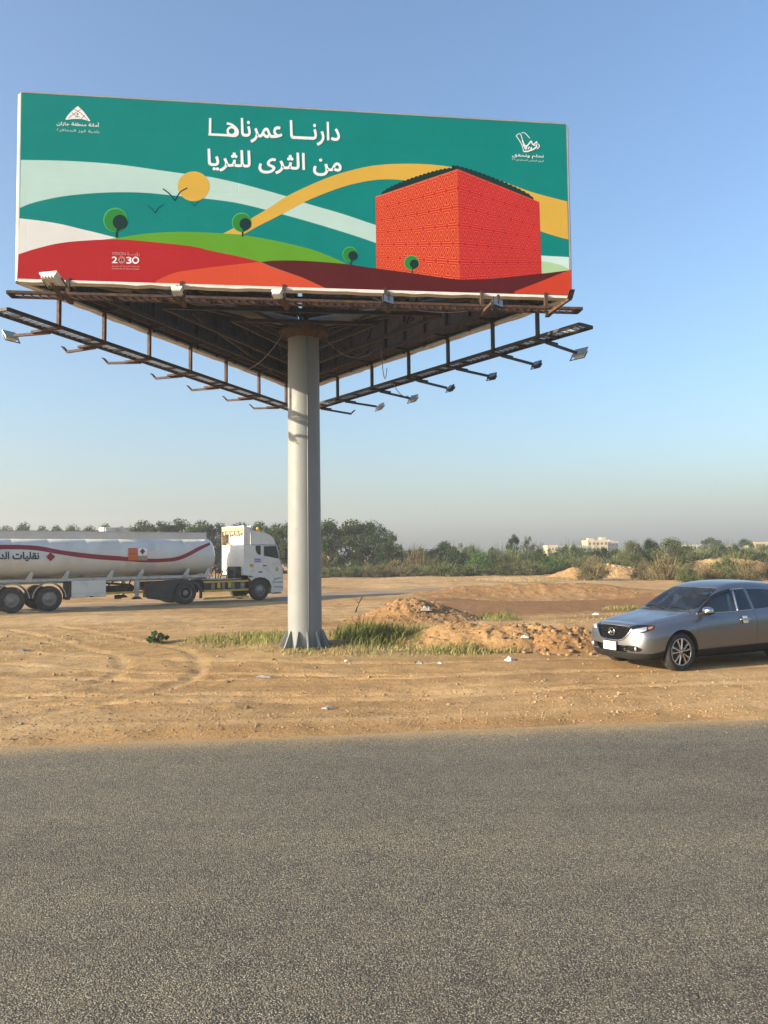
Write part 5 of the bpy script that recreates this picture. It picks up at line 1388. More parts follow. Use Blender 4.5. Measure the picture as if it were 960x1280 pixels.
am_ = MB()
lens_parts = []
AM = [(811, 783.4), (817, 783.0), (815.5, 785.4), (812.5, 786.8), (809.5, 786.6)]
def take_from(ob, cut):
    pc = boolean(ob.data.copy(), cut.copy(), 'INTERSECT'); ob.data = boolean(ob.data, cut, 'DIFFERENCE'); return pc
WL = [(783, 789.2), (797, 785.6), (808.5, 783.6), (808, 788.5), (797, 791.2), (787, 790.8)]
for s_ in (1, -1):
    hl = place('headlight', carve(frustum(HL, .5, .35, (s_,))), C_GLOSS)
    al = place('indicator', take_from(hl, frustum(AM, .5, .35, (s_,))), C_AMBERL, hl); smooth_angle(al)
    wl_ = place('lens', take_from(hl, frustum(WL, .5, .35, (s_,))), C_LENS, hl); smooth_angle(wl_); smooth_angle(hl)
FG = [(777.5, 807.3), (785, 806.6), (796, 808.2), (803.5, 812.0), (800, 814.6), (789, 814.6), (781, 811.5)]
for s_ in (1, -1): smooth_angle(place('fog_light_surround', carve(frustum(FG, .5, .06, (s_,))), C_GLOSS))
for s_ in (-1, 1):
    h_ = CBVH.ray_cast(*tocar(794, 811.2))[0]
    fl_ = MB(); fl_.lathe([(0, -.012), (.03, -.010), (.042, .0), (.046, .02), (0, .02)], (h_.x - .004, h_.y * -s_, h_.z), (.85, .5 * s_, 0), C_LENS, 18); fl_.build('fog_light', parent=CR)

# bonnet as a panel of its own
def xy(u, v, w_): return Vector((u, v, w_))
hood = [(.235, -.50), (.20, -.25), (.19, 0), (.20, .25), (.235, .50), (.40, .66), (.70, .735), (1.05, .765), (1.40, .775), (1.42, .72), (1.36, .45), (1.33, 0), (1.36, -.45), (1.42, -.72), (1.40, -.775), (1.05, -.765), (.70, -.735), (.40, -.66)]
def pc_(poly, z0, z1):
    m_ = MB(); m_.prism(poly, (z0, z1), xy); return cutmesh(m_)
bo = place('bonnet', carve(pc_(inflate(hood, -.003), .80, 1.3), pc_(inflate(hood, .003), .80, 1.3)), C_PAINT); smooth_angle(bo)
wsp = [(1.445, 0), (1.46, .30), (1.52, .55), (1.60, .69), (1.70, .705), (2.05, .655), (2.34, .60), (2.30, .45), (2.26, .25), (2.25, 0), (2.26, -.25), (2.30, -.45), (2.34, -.60), (2.05, -.655), (1.70, -.705), (1.60, -.69), (1.52, -.55), (1.46, -.30)]
wo_ = place('windscreen', carve(pc_(inflate(wsp, -.004), 1.02, 1.8), pc_(wsp, 1.02, 1.8)), C_WIND); smooth_angle(wo_)
rwp = [(4.62, -.42), (4.62, .42), (5.2, .52), (5.2, -.52)]
rw_ = place('rear_window', carve(pc_(inflate(rwp, -.004), 1.14, 1.7), pc_(rwp, 1.14, 1.7)), C_DARKG); smooth_angle(rw_)
D1 = [(1.40, .43), (1.385, .75), (1.41, 1.0), (1.50, 1.078), (1.76, 1.258), (2.06, 1.408), (2.36, 1.503), (2.64, 1.553), (3.05, 1.575), (3.05, .43)]
D2 = [(3.06, .43), (3.06, 1.575), (3.5, 1.568), (3.88, 1.54), (4.02, 1.49), (4.07, 1.15), (4.0, .93), (3.70, .86), (3.50, .74), (3.41, .55), (3.40, .43)]
W1 = [(1.57, 1.092), (1.79, 1.222), (2.08, 1.366), (2.38, 1.458), (2.655, 1.508), (2.57, 1.108)]
W2 = [(2.645, 1.110), (2.735, 1.516), (3.02, 1.528), (3.02, 1.122)]
W3 = [(3.10, 1.128), (3.10, 1.528), (3.5, 1.522), (3.86, 1.494), (3.97, 1.45), (4.0, 1.165)]
W4 = [(4.12, 1.175), (4.10, 1.44), (4.40, 1.37), (4.58, 1.24), (4.55, 1.20)]
for s_ in (-1, 1):
    for nm, D, wins, gl in (('door', D1, (W1, W2), C_GLASS), ('door', D2, (W3,), C_DARKG)):
        dm = carve(sidecut(inflate(D, -.0035), .35, 1.3, (s_,)), sidecut(D, .35, 1.3, (s_,)))
        gls = []
        for wv_ in wins:
            gls.append(boolean(dm.copy(), sidecut(inflate(wv_, -.004), .3, 1.3, (s_,)), 'INTERSECT')); dm = boolean(dm, sidecut(wv_, .3, 1.3, (s_,)), 'DIFFERENCE')
        dob = place(nm, dm, C_PAINT); smooth_angle(dob)
        for q, g_ in enumerate(gls):
            go = place('window', g_, C_DARKG if (gl is C_DARKG or q == 1) else C_GLASS, dob); smooth_angle(go)
        # fittings that sit on this door
        def surf(x_, z_):
            h = CBVH.ray_cast(Vector((x_, 3 * s_, z_)), Vector((0, -s_, 0))); return h[0]
        hx0, hx1, hz = (2.58, 2.88, .935) if D is D1 else (3.62, 3.90, .965)
        hd = MB(); P0 = [surf(x_, hz) + Vector((0, s_ * o, 0)) for x_, o in zip(np.linspace(hx0, hx1, 9), (-.004, .022, .032, .036, .037, .036, .032, .022, -.004))]
        hd.tube(P0, .013, C_CHROME, 8); hd.lathe([(.055, 0), (.05, -.008), (0, -.014)], surf((hx0 + hx1) / 2, hz) + Vector((0, .004 * s_, 0)), (0, -s_, 0), C_TRIM, 18)
        ho = hd.build('handle', parent=dob)
        if D is D1:
            if s_ < 0:
                for (xa, xb_, za, zb_) in ((2.615, 2.745, .955, 1.005), (2.63, 2.77, .865, .920)):
                    sk = MB(); sk.add([surf(x_, z_) + Vector((0, s_ * (.048 if za > .94 else .034), 0)) for x_, z_ in ((xa, za), (xb_, za), (xb_, zb_), (xa, zb_))] + [surf(x_, z_) + Vector((0, s_ * (.045 if za > .94 else .031), 0)) for x_, z_ in ((xa, za), (xb_, za), (xb_, zb_), (xa, zb_))],
                                      [(0, 1, 2, 3), (7, 6, 5, 4), (0, 4, 5, 1), (1, 5, 6, 2), (2, 6, 7, 3), (3, 7, 4, 0)], C_PLATE); sk.build('white_tag', parent=dob)
            tr = MB(); top = smoothline([(1.545, 1.083), (1.78, 1.238), (2.07, 1.386), (2.37, 1.479), (2.65, 1.530), (3.04, 1.55)], 6)
            tr.tube([surf(*p) + Vector((0, .004 * s_, 0)) for p in top], .010, C_CHROME, 6)
            tr.tube([surf(*p) + Vector((0, .004 * s_, 0)) for p in smoothline([(1.545, 1.083), (2.0, 1.092), (2.57, 1.102), (3.04, 1.114)], 6)], .008, C_CHROME, 6)
            tr.tube([surf(*p) + Vector((0, .006 * s_, 0)) for p in smoothline([(2.60, 1.106), (2.645, 1.31), (2.695, 1.51)], 5)], .014, C_CHROME, 6)
            tr.build('window_trim', parent=dob)
            vs_ = MB(); v2 = smoothline([(1.56, 1.108), (1.78, 1.260), (2.07, 1.410), (2.37, 1.505), (2.62, 1.549)], 6)
            V = []; 
            for p in v2:
                q0 = surf(*p); q1 = surf(p[0] + .012, p[1] - .040); V += [q0 + Vector((0, .010 * s_, 0)), q1 + Vector((0, .034 * s_, 0))]
            vs_.add(V, [(2 * i, 2 * i + 2, 2 * i + 3, 2 * i + 1) for i in range(len(v2) - 1)], C_GLOSS, True); vs_.build('rain_visor', parent=dob)
            if s_ > 0: continue      # the far mirror is folded out of sight
            # door mirror
            mi = MB(); bm = bmesh.new(); bmesh.ops.create_icosphere(bm, subdivisions=3, radius=1)
            for v in bm.verts:
                c_ = v.co; c_.x = .105 * c_.x * (1.0 if c_.x < 0 else .55); c_.y = .125 * c_.y; c_.z = .082 * (abs(c_.z) ** .8) * (1 if c_.z > 0 else -1)
                c_.y *= 1; v.co = c_ + Vector((1.60, s_ * 1.035, 1.155))
            bm.verts.index_update()
            mi.add([v.co.copy() for v in bm.verts], [[v.index for v in f.verts] for f in bm.faces if f.calc_center_median().z >= 1.135], C_CHROME, True)
            mi.add([v.co.copy() for v in bm.verts], [[v.index for v in f.verts] for f in bm.faces if f.calc_center_median().z < 1.135], C_TRIM, True)
            bm.free()
            mi.bar((1.60, s_ * .84, 1.085), (1.60, s_ * 1.0, 1.105), .10, .05, C_TRIM, bevel=.015)
            mo = mi.build('mirror', parent=dob, recalc=False)
            mg_ = MB(); mg_.box((1.655, s_ * 1.04, 1.155), (.012, .19, .115), C_GLOSS, bevel=.004); mg_.build('mirror_glass', parent=mo)
    qg = boolean(Body.me.copy(), sidecut(inflate(W4, -.004), .3, 1.3, (s_,)), 'INTERSECT'); Body.me = boolean(Body.me, sidecut(W4, .3, 1.3, (s_,)), 'DIFFERENCE')
    smooth_angle(place('quarter_window', qg, C_DARKG))
    tl = place('tail_light', carve(sidecut([(4.80, .88), (4.76, 1.02), (5.2, 1.06), (5.2, .90)], .50, 1.3, (s_,))), T_RED); smooth_angle(tl)
bd_ = place('body', Body.me, None, keep=True); smooth_angle(bd_)
cw_ = MB(); cw_.tube([(1.43 + .02 * (abs(t) * 1.4) ** 2 + .10 * max(0, abs(t) - .5), t, 1.118 - .06 * max(0, abs(t) - .5)) for t in np.linspace(-.70, .70, 25)], .014, C_TRIM, 6)
cw_.build('cowl', parent=CR)
for y0, y1, x1 in ((-.62, .05, 1.60), (.02, .60, 1.60)):
    wp = MB(); pts = []
    for t in np.linspace(0, 1, 9):
        yy = y0 + (y1 - y0) * t; xx = 1.50 + .10 * math.sin(t * 2.2) + .10 * max(0, abs(yy) - .4)
        h = CBVH.ray_cast(Vector((xx, yy, 3)), Vector((0, 0, -1)))[0]; pts.append(h + Vector((-.01, 0, .014)))
    wp.tube(pts, .009, C_TRIM, 5); wp.build('wiper', parent=CR)
# road wheels
def car_wheel(wx, s_):
    c = Vector((wx, s_ * .925, CWR)); wd = .24; ax_ = Vector((0, -s_, 0))        # axis points into the car
    hub = MB(); hub.lathe([(0, .10), (.165, .10), (.165, .12), (0, .12)], c, ax_, C_DISC, 28); hub.lathe([(.235, .03), (.225, .20), (.10, .21)], c, ax_, C_TRIM, 28)
    h = hub.build('wheel', parent=CR); t = MB(); r = CWR
    t.lathe([(.262, .012), (.275, -.004), (.31, -.014), (.345, -.006), (.364, .018), (.374, .045), (.377, .07), (.377, .17), (.374, .20), (.36, .225), (.30, .24), (.262, .225)], c, ax_, C_TYRE, 56)
    for k in range(60):
        a = 2 * math.pi * k / 60
        for o0, o1 in ((.05, .10), (.125, .19)): t.bar(c + ax_ * o0 + Vector((math.cos(a), 0, math.sin(a))) * .3775, c + ax_ * o1 + Vector((math.cos(a + .03), 0, math.sin(a + .03))) * .3775, .016, .006, C_TYRE, up=(math.cos(a), 0, math.sin(a)))
    t.build('tyre', parent=h)
    m_ = MB(); m_.lathe([(.270, .014), (.262, .004), (.250, .004), (.246, .02), (.242, .06), (.238, .15)], c, ax_, C_ALLOY, 48)
    m_.lathe([(0, -.006), (.03, -.006), (.034, .0), (.062, .006), (.07, .03), (.0, .03)], c, ax_, C_ALLOY, 24)
    for k in range(5):
        for d_ in (-.20, .20):
            a = 2 * math.pi * k / 5 + R(90) + .12
            a0 = a + d_ * .95; a1 = a + d_ * 1.28
            P0 = c + Vector((math.cos(a0), 0, math.sin(a0))) * .05 + ax_ * .004; P1 = c + Vector((math.cos(a1), 0, math.sin(a1))) * .250 + ax_ * .010
            dd = (P1 - P0).normalized(); sx = dd.cross(ax_)
            V = []
            for P_, hw_ in ((P0, .015), (P0.lerp(P1, .5) - ax_ * .002, .014), (P1, .021)):
                V += [P_ - sx * hw_, P_ - sx * hw_ * .6 - ax_ * .008, P_ + sx * hw_ * .6 - ax_ * .008, P_ + sx * hw_, P_ + sx * hw_ + ax_ * .035, P_ - sx * hw_ + ax_ * .035]
            m_.add(V, [(6 * i + q, 6 * i + (q + 1) % 6, 6 * i + 6 + (q + 1) % 6, 6 * i + 6 + q) for i in range(2) for q in range(6)], C_ALLOY)
        a = 2 * math.pi * (k + .5) / 5 + R(90) + .12
        m_.lathe([(0, -.002), (.010, -.002), (.010, .02)], c + Vector((math.cos(a), 0, math.sin(a))) * .048, ax_, C_TRIM, 8)
    m_.build('rim', parent=h)
for wx in CWX:
    for s_ in (-1, 1): car_wheel(wx, s_)
# inside
it = MB(); it.box((1.80, 0, .90), (.42, 1.52, .34), C_SEAT, bevel=.06); it.box((2.0, 0, .72), (.3, .3, .5), C_SEAT, bevel=.05); it.build('dashboard', parent=CR)
for yy in (-.38, .38):
    st_ = MB(); st_.box((2.62, yy, .66), (.55, .50, .16), C_SEAT, bevel=.05); st_.box((2.95, yy, 1.0), (.17, .48, .62), C_SEAT, Matrix.Rotation(R(14), 3, 'Y'), bevel=.06); st_.box((3.06, yy, 1.40), (.11, .26, .18), C_SEAT, Matrix.Rotation(R(10), 3, 'Y'), bevel=.04); st_.build('seat', parent=CR)
st_ = MB(); st_.box((3.75, 0, .66), (.5, 1.3, .16), C_SEAT, bevel=.05); st_.box((4.05, 0, 1.0), (.16, 1.3, .6), C_SEAT, Matrix.Rotation(R(14), 3, 'Y'), bevel=.05); st_.build('rear_seat', parent=CR)
sw_ = MB(); q_ = Matrix.Rotation(R(-62), 3, 'Y')
sw_.tube([Vector((2.14, -.38, 1.03)) + q_ @ Vector((.18 * math.cos(t), .18 * math.sin(t), 0)) for t in np.linspace(0, 2 * math.pi, 28, endpoint=False)], .014, C_GLOSS, 6, closed=True)
sw_.bar((2.14, -.38, 1.03), (1.95, -.38, .95), .06, .06, C_GLOSS); sw_.bar(Vector((2.14, -.55, 1.03)), Vector((2.14, -.21, 1.03)), .03, .02, C_GLOSS); sw_.build('steering_wheel', parent=CR)
# pale crumpled cloth seen through the driver's window
n = 40; ug, vg = np.meshgrid(np.linspace(-1, 1, n), np.linspace(-1, 1, n))
rr = np.sqrt(ug ** 2 + vg ** 2)
cz_ = .18 * np.exp(-rr ** 2 * 1.3) + .10 * np.abs(fbm(ug * 1.8 + 3, vg * 1.8, 4)) * np.exp(-rr ** 2)
lc = np.stack([2.30 + ug * .22, -.42 + vg * .20, 1.00 + cz_], -1).reshape(-1, 3)
i = np.arange(n - 1)[:, None] * n + np.arange(n - 1)[None, :]
Fcl = np.stack([i, i + 1, i + n + 1, i + n], -1).reshape(-1, 4)
M_CLOTH = mat('pale_cloth', (.55, .62, .68), .8, 0, .08, 6)
cwv = np.array([tuple(CRM @ Vector(p)) for p in lc]); c0 = CRM @ Vector((2.3, -.42, 1.0))
clo = numesh('cloth', cwv - np.array(c0), Fcl, M_CLOTH, True); clo.location = c0
tag(clo, "pale bluish crumpled cloth seen inside the car behind the driver's window", 'cloth')

# ------------------------------------------------------------------ vegetation
def foliage_mat(name, dark, mid, light):
    m, g, b = newmat(name); m.node_tree.nodes.remove(b); out = m.node_tree.nodes['Material Output']
    at = g.add('ShaderNodeAttribute', attribute_name='tint').outputs['Fac']; oi = g.add('ShaderNodeObjectInfo')
    c = g.ramp(at, [(.0, dark), (.5, mid), (1, light)]).outputs[0]
    hs = g.add('ShaderNodeHueSaturation'); mr = g.add('ShaderNodeMapRange'); mr.inputs[3].default_value = .72; mr.inputs[4].default_value = 1.28
    g.link(oi.outputs['Random'], mr.inputs[0]); g.link(mr.outputs[0], hs.inputs['Value']); g.link(c, hs.inputs['Color'])
    mh = g.add('ShaderNodeMapRange'); mh.inputs[3].default_value = .485; mh.inputs[4].default_value = .515
    r2 = g.add('ShaderNodeMath', operation='FRACT'); r3 = g.add('ShaderNodeMath', operation='MULTIPLY'); r3.inputs[1].default_value = 7.31
    g.link(oi.outputs['Random'], r3.inputs[0]); g.link(r3.outputs[0], r2.inputs[0]); g.link(r2.outputs[0], mh.inputs[0]); g.link(mh.outputs[0], hs.inputs['Hue'])
    d = g.add('ShaderNodeBsdfDiffuse'); t = g.add('ShaderNodeBsdfTranslucent'); g.link(hs.outputs[0], d.inputs[0]); g.link(hs.outputs[0], t.inputs[0])
    mx = g.add('ShaderNodeMixShader'); mx.inputs[0].default_value = .3; g.link(d.outputs[0], mx.inputs[1]); g.link(t.outputs[0], mx.inputs[2]); g.link(mx.outputs[0], out.inputs['Surface'])
    return m
F_DARK = foliage_mat('leaf_dark_green', (0.027, 0.046, 0.018), (0.055, 0.085, 0.030), (0.113, 0.143, 0.055))
F_OLIVE = foliage_mat('leaf_olive', (0.054, 0.067, 0.027), (0.114, 0.131, 0.050), (0.218, 0.227, 0.097))
F_DRY = foliage_mat('leaf_dry', (0.084, 0.069, 0.037), (0.168, 0.140, 0.069), (0.280, 0.231, 0.119))
F_GREEN = foliage_mat('leaf_green', (0.035, 0.073, 0.020), (0.069, 0.139, 0.035), (0.139, 0.226, 0.065))
M_BARK = mat('bark', (.085, .062, .045), .9, 0, .3, 6)
def leafmesh(name, clumps, n, leaf, material, seed, lift=0, aspect=.45):
    """clumps: (x, y, z, radius, weight)"""
    rs = np.random.default_rng(seed); cl = np.array(clumps); p = cl[:, 4] / cl[:, 4].sum()
    k = rs.choice(len(cl), n, p=p); c = cl[k]
    d = rs.normal(size=(n, 3)); d /= np.linalg.norm(d, axis=1)[:, None]
    rad = c[:, 3] * rs.random(n) ** .45
    pos = c[:, :3] + d * rad[:, None] * np.array([1, 1, .8])
    keep = pos[:, 2] > .02; pos = pos[keep]; c = c[keep]; d = d[keep]; k = k[keep]; n = len(pos)
    a = rs.normal(size=(n, 3)) + d * .8 + np.array([0, 0, lift]); a /= np.linalg.norm(a, axis=1)[:, None]
    b = np.cross(a, rs.normal(size=(n, 3))); b /= np.linalg.norm(b, axis=1)[:, None]
    s = leaf * (.55 + .9 * rs.random(n))[:, None]
    V = np.stack([pos - a * s * .5, pos + b * s * aspect * .5, pos + a * s * .5, pos - b * s * aspect * .5], 1).reshape(-1, 3)
    ct = rs.random(len(cl)); tint = np.clip(.30 * ct[k] + .7 * rs.random(n) ** 1.3, 0, 1)
    return V, np.arange(n * 4).reshape(-1, 4), np.repeat(tint, 4)
def limbs(seed, height, spread, r, nb, bare=False):
    rs = random.Random(seed); mb_ = MB(); tips = []
    base = [Vector((0, 0, -.15)), Vector((rs.uniform(-.1, .1), rs.uniform(-.1, .1), height * .22)), Vector((rs.uniform(-.2, .2), rs.uniform(-.2, .2), height * .45))]
    mb_.tube(base, [r, r * .8, r * .55], M_BARK, 7)
    for k in range(nb):
        a = 2 * math.pi * k / nb + rs.uniform(-.3, .3); s_ = base[1].lerp(base[2], rs.random())
        e = Vector((math.cos(a) * spread * rs.uniform(.5, .9), math.sin(a) * spread * rs.uniform(.5, .9), height * rs.uniform(.65, .92)))
        mid_ = s_.lerp(e, .5) + Vector((rs.uniform(-.2, .2), rs.uniform(-.2, .2), height * .06))
        mb_.tube([s_, mid_, e], [r * .45, r * .28, r * .08], M_BARK, 5); tips.append(e)
        for q in range(3 if not bare else 6):
            s2 = mid_.lerp(e, rs.random()); e2 = s2 + Vector((rs.uniform(-1, 1), rs.uniform(-1, 1), rs.uniform(.2, 1.0))) * spread * .35
            mb_.tube([s2, e2], [r * .16, r * .04], M_BARK, 4); tips.append(e2)
    return mb_, tips
def proto_tree(name, seed, height, width, nclump, n, leaf, material, base=.25, kind='round'):
    rs = np.random.default_rng(seed); root = empty(name)
    mb_, tips = limbs(seed, height * .9, width * .5, .035 * height, 6, kind == 'bare'); mb_.build('trunk', parent=root)
    if kind != 'bare':
        cl = []
        for q in range(nclump):
            t = rs.random() * 2 * math.pi; h_ = base + (1 - base) * rs.random(); prof = math.sin(math.pi * min(1, max(.0, (h_ - base) / (1 - base) * .86 + .14))) ** .6
            rr = width * .5 * prof * rs.random() ** .5
            cl.append((rr * math.cos(t), rr * math.sin(t), h_ * height * .93, width * (.09 + .10 * rs.random()), .4 + rs.random()))
        V, Fc, tn = leafmesh('crown', cl, n, leaf, material, seed)
        numesh('crown', V, Fc, material, False, {'tint': tn}, root)
    return root
def proto_bush(name, seed, height, width, nclump, n, leaf, material, wispy=.2):
    rs = np.random.default_rng(seed); root = empty(name); cl = []
    for q in range(nclump):
        t = rs.random() * 2 * math.pi; r_ = width * .5 * rs.random() ** .6; hh = height * (1 - (r_ / (width * .55)) ** 2) * (.35 + .65 * rs.random())
        cl.append((r_ * math.cos(t), r_ * math.sin(t), hh, width * (.08 + .07 * rs.random()), .5 + rs.random()))
    V, Fc, tn = leafmesh('crown', cl, int(n * (1 - wispy)), leaf, material, seed)
    if wispy:     # long thin shoots
        m_ = int(n * wispy); t = rs.random(m_) * 2 * math.pi; r0 = width * .42 * rs.random(m_) ** .6
        b0 = np.stack([r0 * np.cos(t) * .55, r0 * np.sin(t) * .55, height * .15 * rs.random(m_)], 1)
        tip = b0 + np.stack([np.cos(t) * r0 * .75, np.sin(t) * r0 * .75, height * (1.12 - (r0 / (width * .5)) ** 2 * .75) * (.55 + .5 * rs.random(m_))], 1)
        sidev = np.cross(tip - b0, rs.normal(size=(m_, 3))); sidev /= np.linalg.norm(sidev, axis=1)[:, None]; wv_ = .022
        V2 = np.stack([b0 - sidev * wv_, b0 + sidev * wv_, tip + sidev * wv_ * .4, tip - sidev * wv_ * .4], 1).reshape(-1, 3)
        Fc = np.concatenate([Fc, np.arange(m_ * 4).reshape(-1, 4) + len(V)]); V = np.concatenate([V, V2]); tn = np.concatenate([tn, np.repeat(.35 + .65 * rs.random(m_), 4)])
    numesh('crown', V, Fc, material, False, {'tint': tn}, root)
    mb_ = MB(); q_ = random.Random(seed)
    for k in range(7):
        a = q_.uniform(0, 6.28); mb_.tube([(0, 0, -.1), (math.cos(a) * width * .12, math.sin(a) * width * .12, height * .3), (math.cos(a) * width * .3, math.sin(a) * width * .3, height * .7)], [.04, .028, .01], M_BARK, 5)
    mb_.build('stem', parent=root); return root
class Proto:
    used = {}
def put(proto, x, y, s, sz, rz, label, cat, group=None):
    o = proto if not Proto.used.get(proto.name) else copy_tree(proto)
    Proto.used[proto.name] = True
    o.location = (x, y, groundz(x, y) - .03); o.scale = (s, s, sz); o.rotation_euler = (0, 0, rz)
    for k_ in ('label', 'category', 'group'):
        if k_ in o: del o[k_]
    tag(o, label, cat, group); return o
PT = [proto_tree('tree', 101, 6.0, 6.4, 46, 6500, .26, F_DARK, .18), proto_tree('tree', 102, 6.0, 5.6, 40, 5600, .25, F_DARK, .22), proto_tree('tree', 103, 6.0, 7.0, 52, 6800, .26, F_OLIVE, .16)]
PAIRY = proto_tree('tree', 104, 6.0, 4.4, 26, 2300, .22, F_OLIVE, .35)
PBARE = proto_tree('bare_tree', 105, 5.0, 4.0, 0, 0, .2, F_DRY, .3, 'bare')
PB = [proto_bush('bush', 201, 2.4, 4.6, 46, 5200, .19, F_OLIVE, .03), proto_bush('bush', 202, 2.6, 4.2, 40, 5200, .19, F_DARK, .02), proto_bush('bush', 203, 2.2, 4.8, 46, 5200, .18, F_OLIVE, .06), proto_bush('bush', 204, 2.3, 4.4, 40, 5000, .19, F_GREEN, .03)]
PD = [proto_bush('dry_bush', 301, 2.3, 4.2, 34, 4600, .14, F_DRY, .05), proto_bush('dry_bush', 302, 1.9, 3.8, 30, 4200, .13, F_DRY, .07)]
def tree_px(proto, px, ytop, Y, wpx, label, group=None, ph=6.0, pw=6.0, cat='tree'):
    p = dpt(px, 700, Y); top = dpt(px, ytop, Y).z; gz = groundz(p.x, Y)
    return put(proto, p.x, Y, wpx * Y / FPX / pw, (top - gz) / ph, RNG.random() * 6.28, label, cat, group)
LBT = 'dark green tree in the row rising above the tank of the lorry'; GT = 'trees rising above the tanker'
for px, yt, Y, wd in ((-12, 658, 125, 44), (8, 657, 125, 40), (30, 655, 128, 42), (52, 656.5, 122, 40), (70, 656, 128, 40), (90, 657.5, 124, 36)):
    tree_px(PT[int(RNG.integers(0, 2))], px, yt, Y, wd, 'far small dark tree whose crown shows above the left end of the tank', 'far tree tops above the left of the tank', 6, 6)
for px, yt, Y, wd in ((-330, 655, 118, 60), (-270, 652, 122, 60), (-215, 656, 118, 56), (-160, 654, 120, 56), (-105, 656, 122, 50), (-55, 657, 124, 46)):
    tree_px(PT[int(RNG.integers(0, 2))], px, yt, Y, wd, 'far dark tree beyond the rear end of the tanker', 'trees beyond the rear of the tanker', 6, 6)
for px, yt, Y, wd in ((112, 659, 112, 40), (132, 654, 110, 46), (150, 658, 113, 38), (178, 650, 98, 62), (202, 651, 96, 56), (226, 648, 97, 64), (252, 650, 95, 64), (275, 653, 96, 56)):
    tree_px(PT[int(RNG.integers(0, 2))], px, yt, Y, wd, LBT, GT, 6, 6)
for px, yt, Y, wd in ((300, 653, 95, 62), (324, 651, 93, 60), (346, 654, 92, 60), (366, 652, 92, 60), (388, 654, 93, 60)):
    tree_px(PT[int(RNG.integers(0, 2))], px, yt, Y, wd, 'dense dark tree standing behind the lorry cab and the pole', 'trees behind the cab and the pole', 6, 6)
tree_px(PT[0], 412, 651, 90, 66, 'tall dense dark tree immediately right of the pole', None, 6, 6.4)
tree_px(PT[1], 440, 649, 91, 68, 'tallest dark tree of the clump right of the pole', None, 6, 5.6)
tree_px(PT[0], 464, 653, 90, 60, 'dark rounded tree near the right end of the clump beside the pole', None, 6, 6.4)
tree_px(PT[1], 486, 663, 88, 34, 'lower dark tree closing the right end of the clump beside the pole', None, 6, 5.6)
tree_px(PT[0], 557, 677, 92, 46, 'dark green low tree standing above the middle of the scrub', None, 6, 6.4)
tree_px(PT[1], 586, 683, 120, 30, 'small greyish dome-shaped tree behind the scrub, left of the paired trees', None, 6, 5.6)
tree_px(PT[1], 643, 667, 105, 21, 'upright dense dark tree, left one of the pair above the scrub', None, 6, 5.6)
tree_px(PAIRY, 661, 667, 107, 17, 'airy grey-green tree, right one of the pair above the scrub', None, 6, 4.4)
tree_px(PBARE, 675, 670, 110, 16, 'bare leafless tree beside the pair of trees above the scrub', None, 5, 4.0)
tree_px(PT[2], 792, 676, 84, 34, 'bright green tree right of the cream building', None, 6, 7)
tree_px(PT[0], 812, 674, 86, 30, 'dark tree between the green tree and the wide olive tree', None, 6, 6.4)
tree_px(PT[2], 842, 673, 80, 56, 'wide olive tree above the dry bushes behind the car', None, 6, 7)
tree_px(PT[1], 889, 671, 150, 34, 'far rounded bluish dark tree on the skyline above the car', None, 6, 5.6)
tree_px(PT[0], 931, 674, 150, 30, 'smaller far rounded tree on the skyline near the right edge', None, 6, 6.4)
tree_px(PT[2], 955, 681, 105, 36, 'olive tree cut by the right edge of the picture', None, 6, 7)
def bush_row(Y0, x0px, x1px, step, tops, protos, label, group, jit=.8, cat='bush'):
    x = (x0px - 480) / FPX * Y0; x1 = (x1px - 480) / FPX * Y0
    while x < x1:
        Y = Y0 + RNG.uniform(-3, 3) * jit; q = int(RNG.integers(0, len(protos))); s = RNG.uniform(.75, 1.2)
        yt = RNG.uniform(*tops); hh = CAMH + (692 - .0105 * (480 + x / Y * FPX - 480) - yt) / FPX * Y
        put(protos[q], x, Y, s, max(.5, hh / 2.3), RNG.random() * 6.28, label, cat, group); x += step * RNG.uniform(.7, 1.3)
bush_row(118, 488, 990, 4.0, (678, 687), PB[:3], 'olive bush in the back of the scrub belt, showing along the skyline', 'bushes at the back of the scrub belt')
bush_row(100, 480, 985, 3.2, (680, 692), PB, 'green bush in the middle of the scrub belt', 'bushes in the middle of the scrub belt')
bush_row(93, 486, 1000, 3.4, (682, 695), PB[:3], 'olive bush in the scrub belt between its front and middle rows', 'bushes between the front and middle rows of the scrub')
bush_row(86, 400, 760, 2.7, (686, 702), PB + PD[:1], 'bush in the front row of the scrub belt between pole and sand heap', 'bushes in the front of the scrub belt')
bush_row(79, 408, 690, 3.0, (702, 713), [PB[2], PD[0], PD[1]], 'low straggly bush at the sandy foot of the scrub belt', 'low bushes at the foot of the scrub belt')
bush_row(88, 770, 990, 3.0, (684, 697), [PB[0], PB[2], PB[1]], 'olive bush in the scrub behind the car', 'bushes of the scrub behind the car')
bush_row(96, -10, 400, 4.2, (688, 706), [PB[0], PB[2], PB[1]], 'shadowed bush under the trees behind the lorry', 'bushes under the trees behind the lorry')
for px, yt, Y, wd, lab in ((742, 694, 64, 48, 'rounded dry olive bush directly behind the pointed sand heap'), (832, 692, 62, 54, 'large dry brown bush left of centre behind the car roof'), (805, 704, 65, 34, 'small dry bush in front of the sand bank'), (884, 703, 60, 42, 'green-brown bush rising behind the middle of the car roof'),
                           (908, 697, 66, 40, 'taller olive bush behind the rear of the car roof'), (934, 703, 61, 44, 'dry bush behind the car near the right edge'), (962, 700, 63, 44, 'dry bush cut by the right edge behind the car'), (858, 708, 58, 28, 'low tuft-like bush just above the car roof')):
    tree_px(PD[int(RNG.integers(0, 2))] if 'dry' in lab or 'brown' in lab else PB[2], px, yt, Y, wd, lab, None, 2.1, 4.2, 'bush')

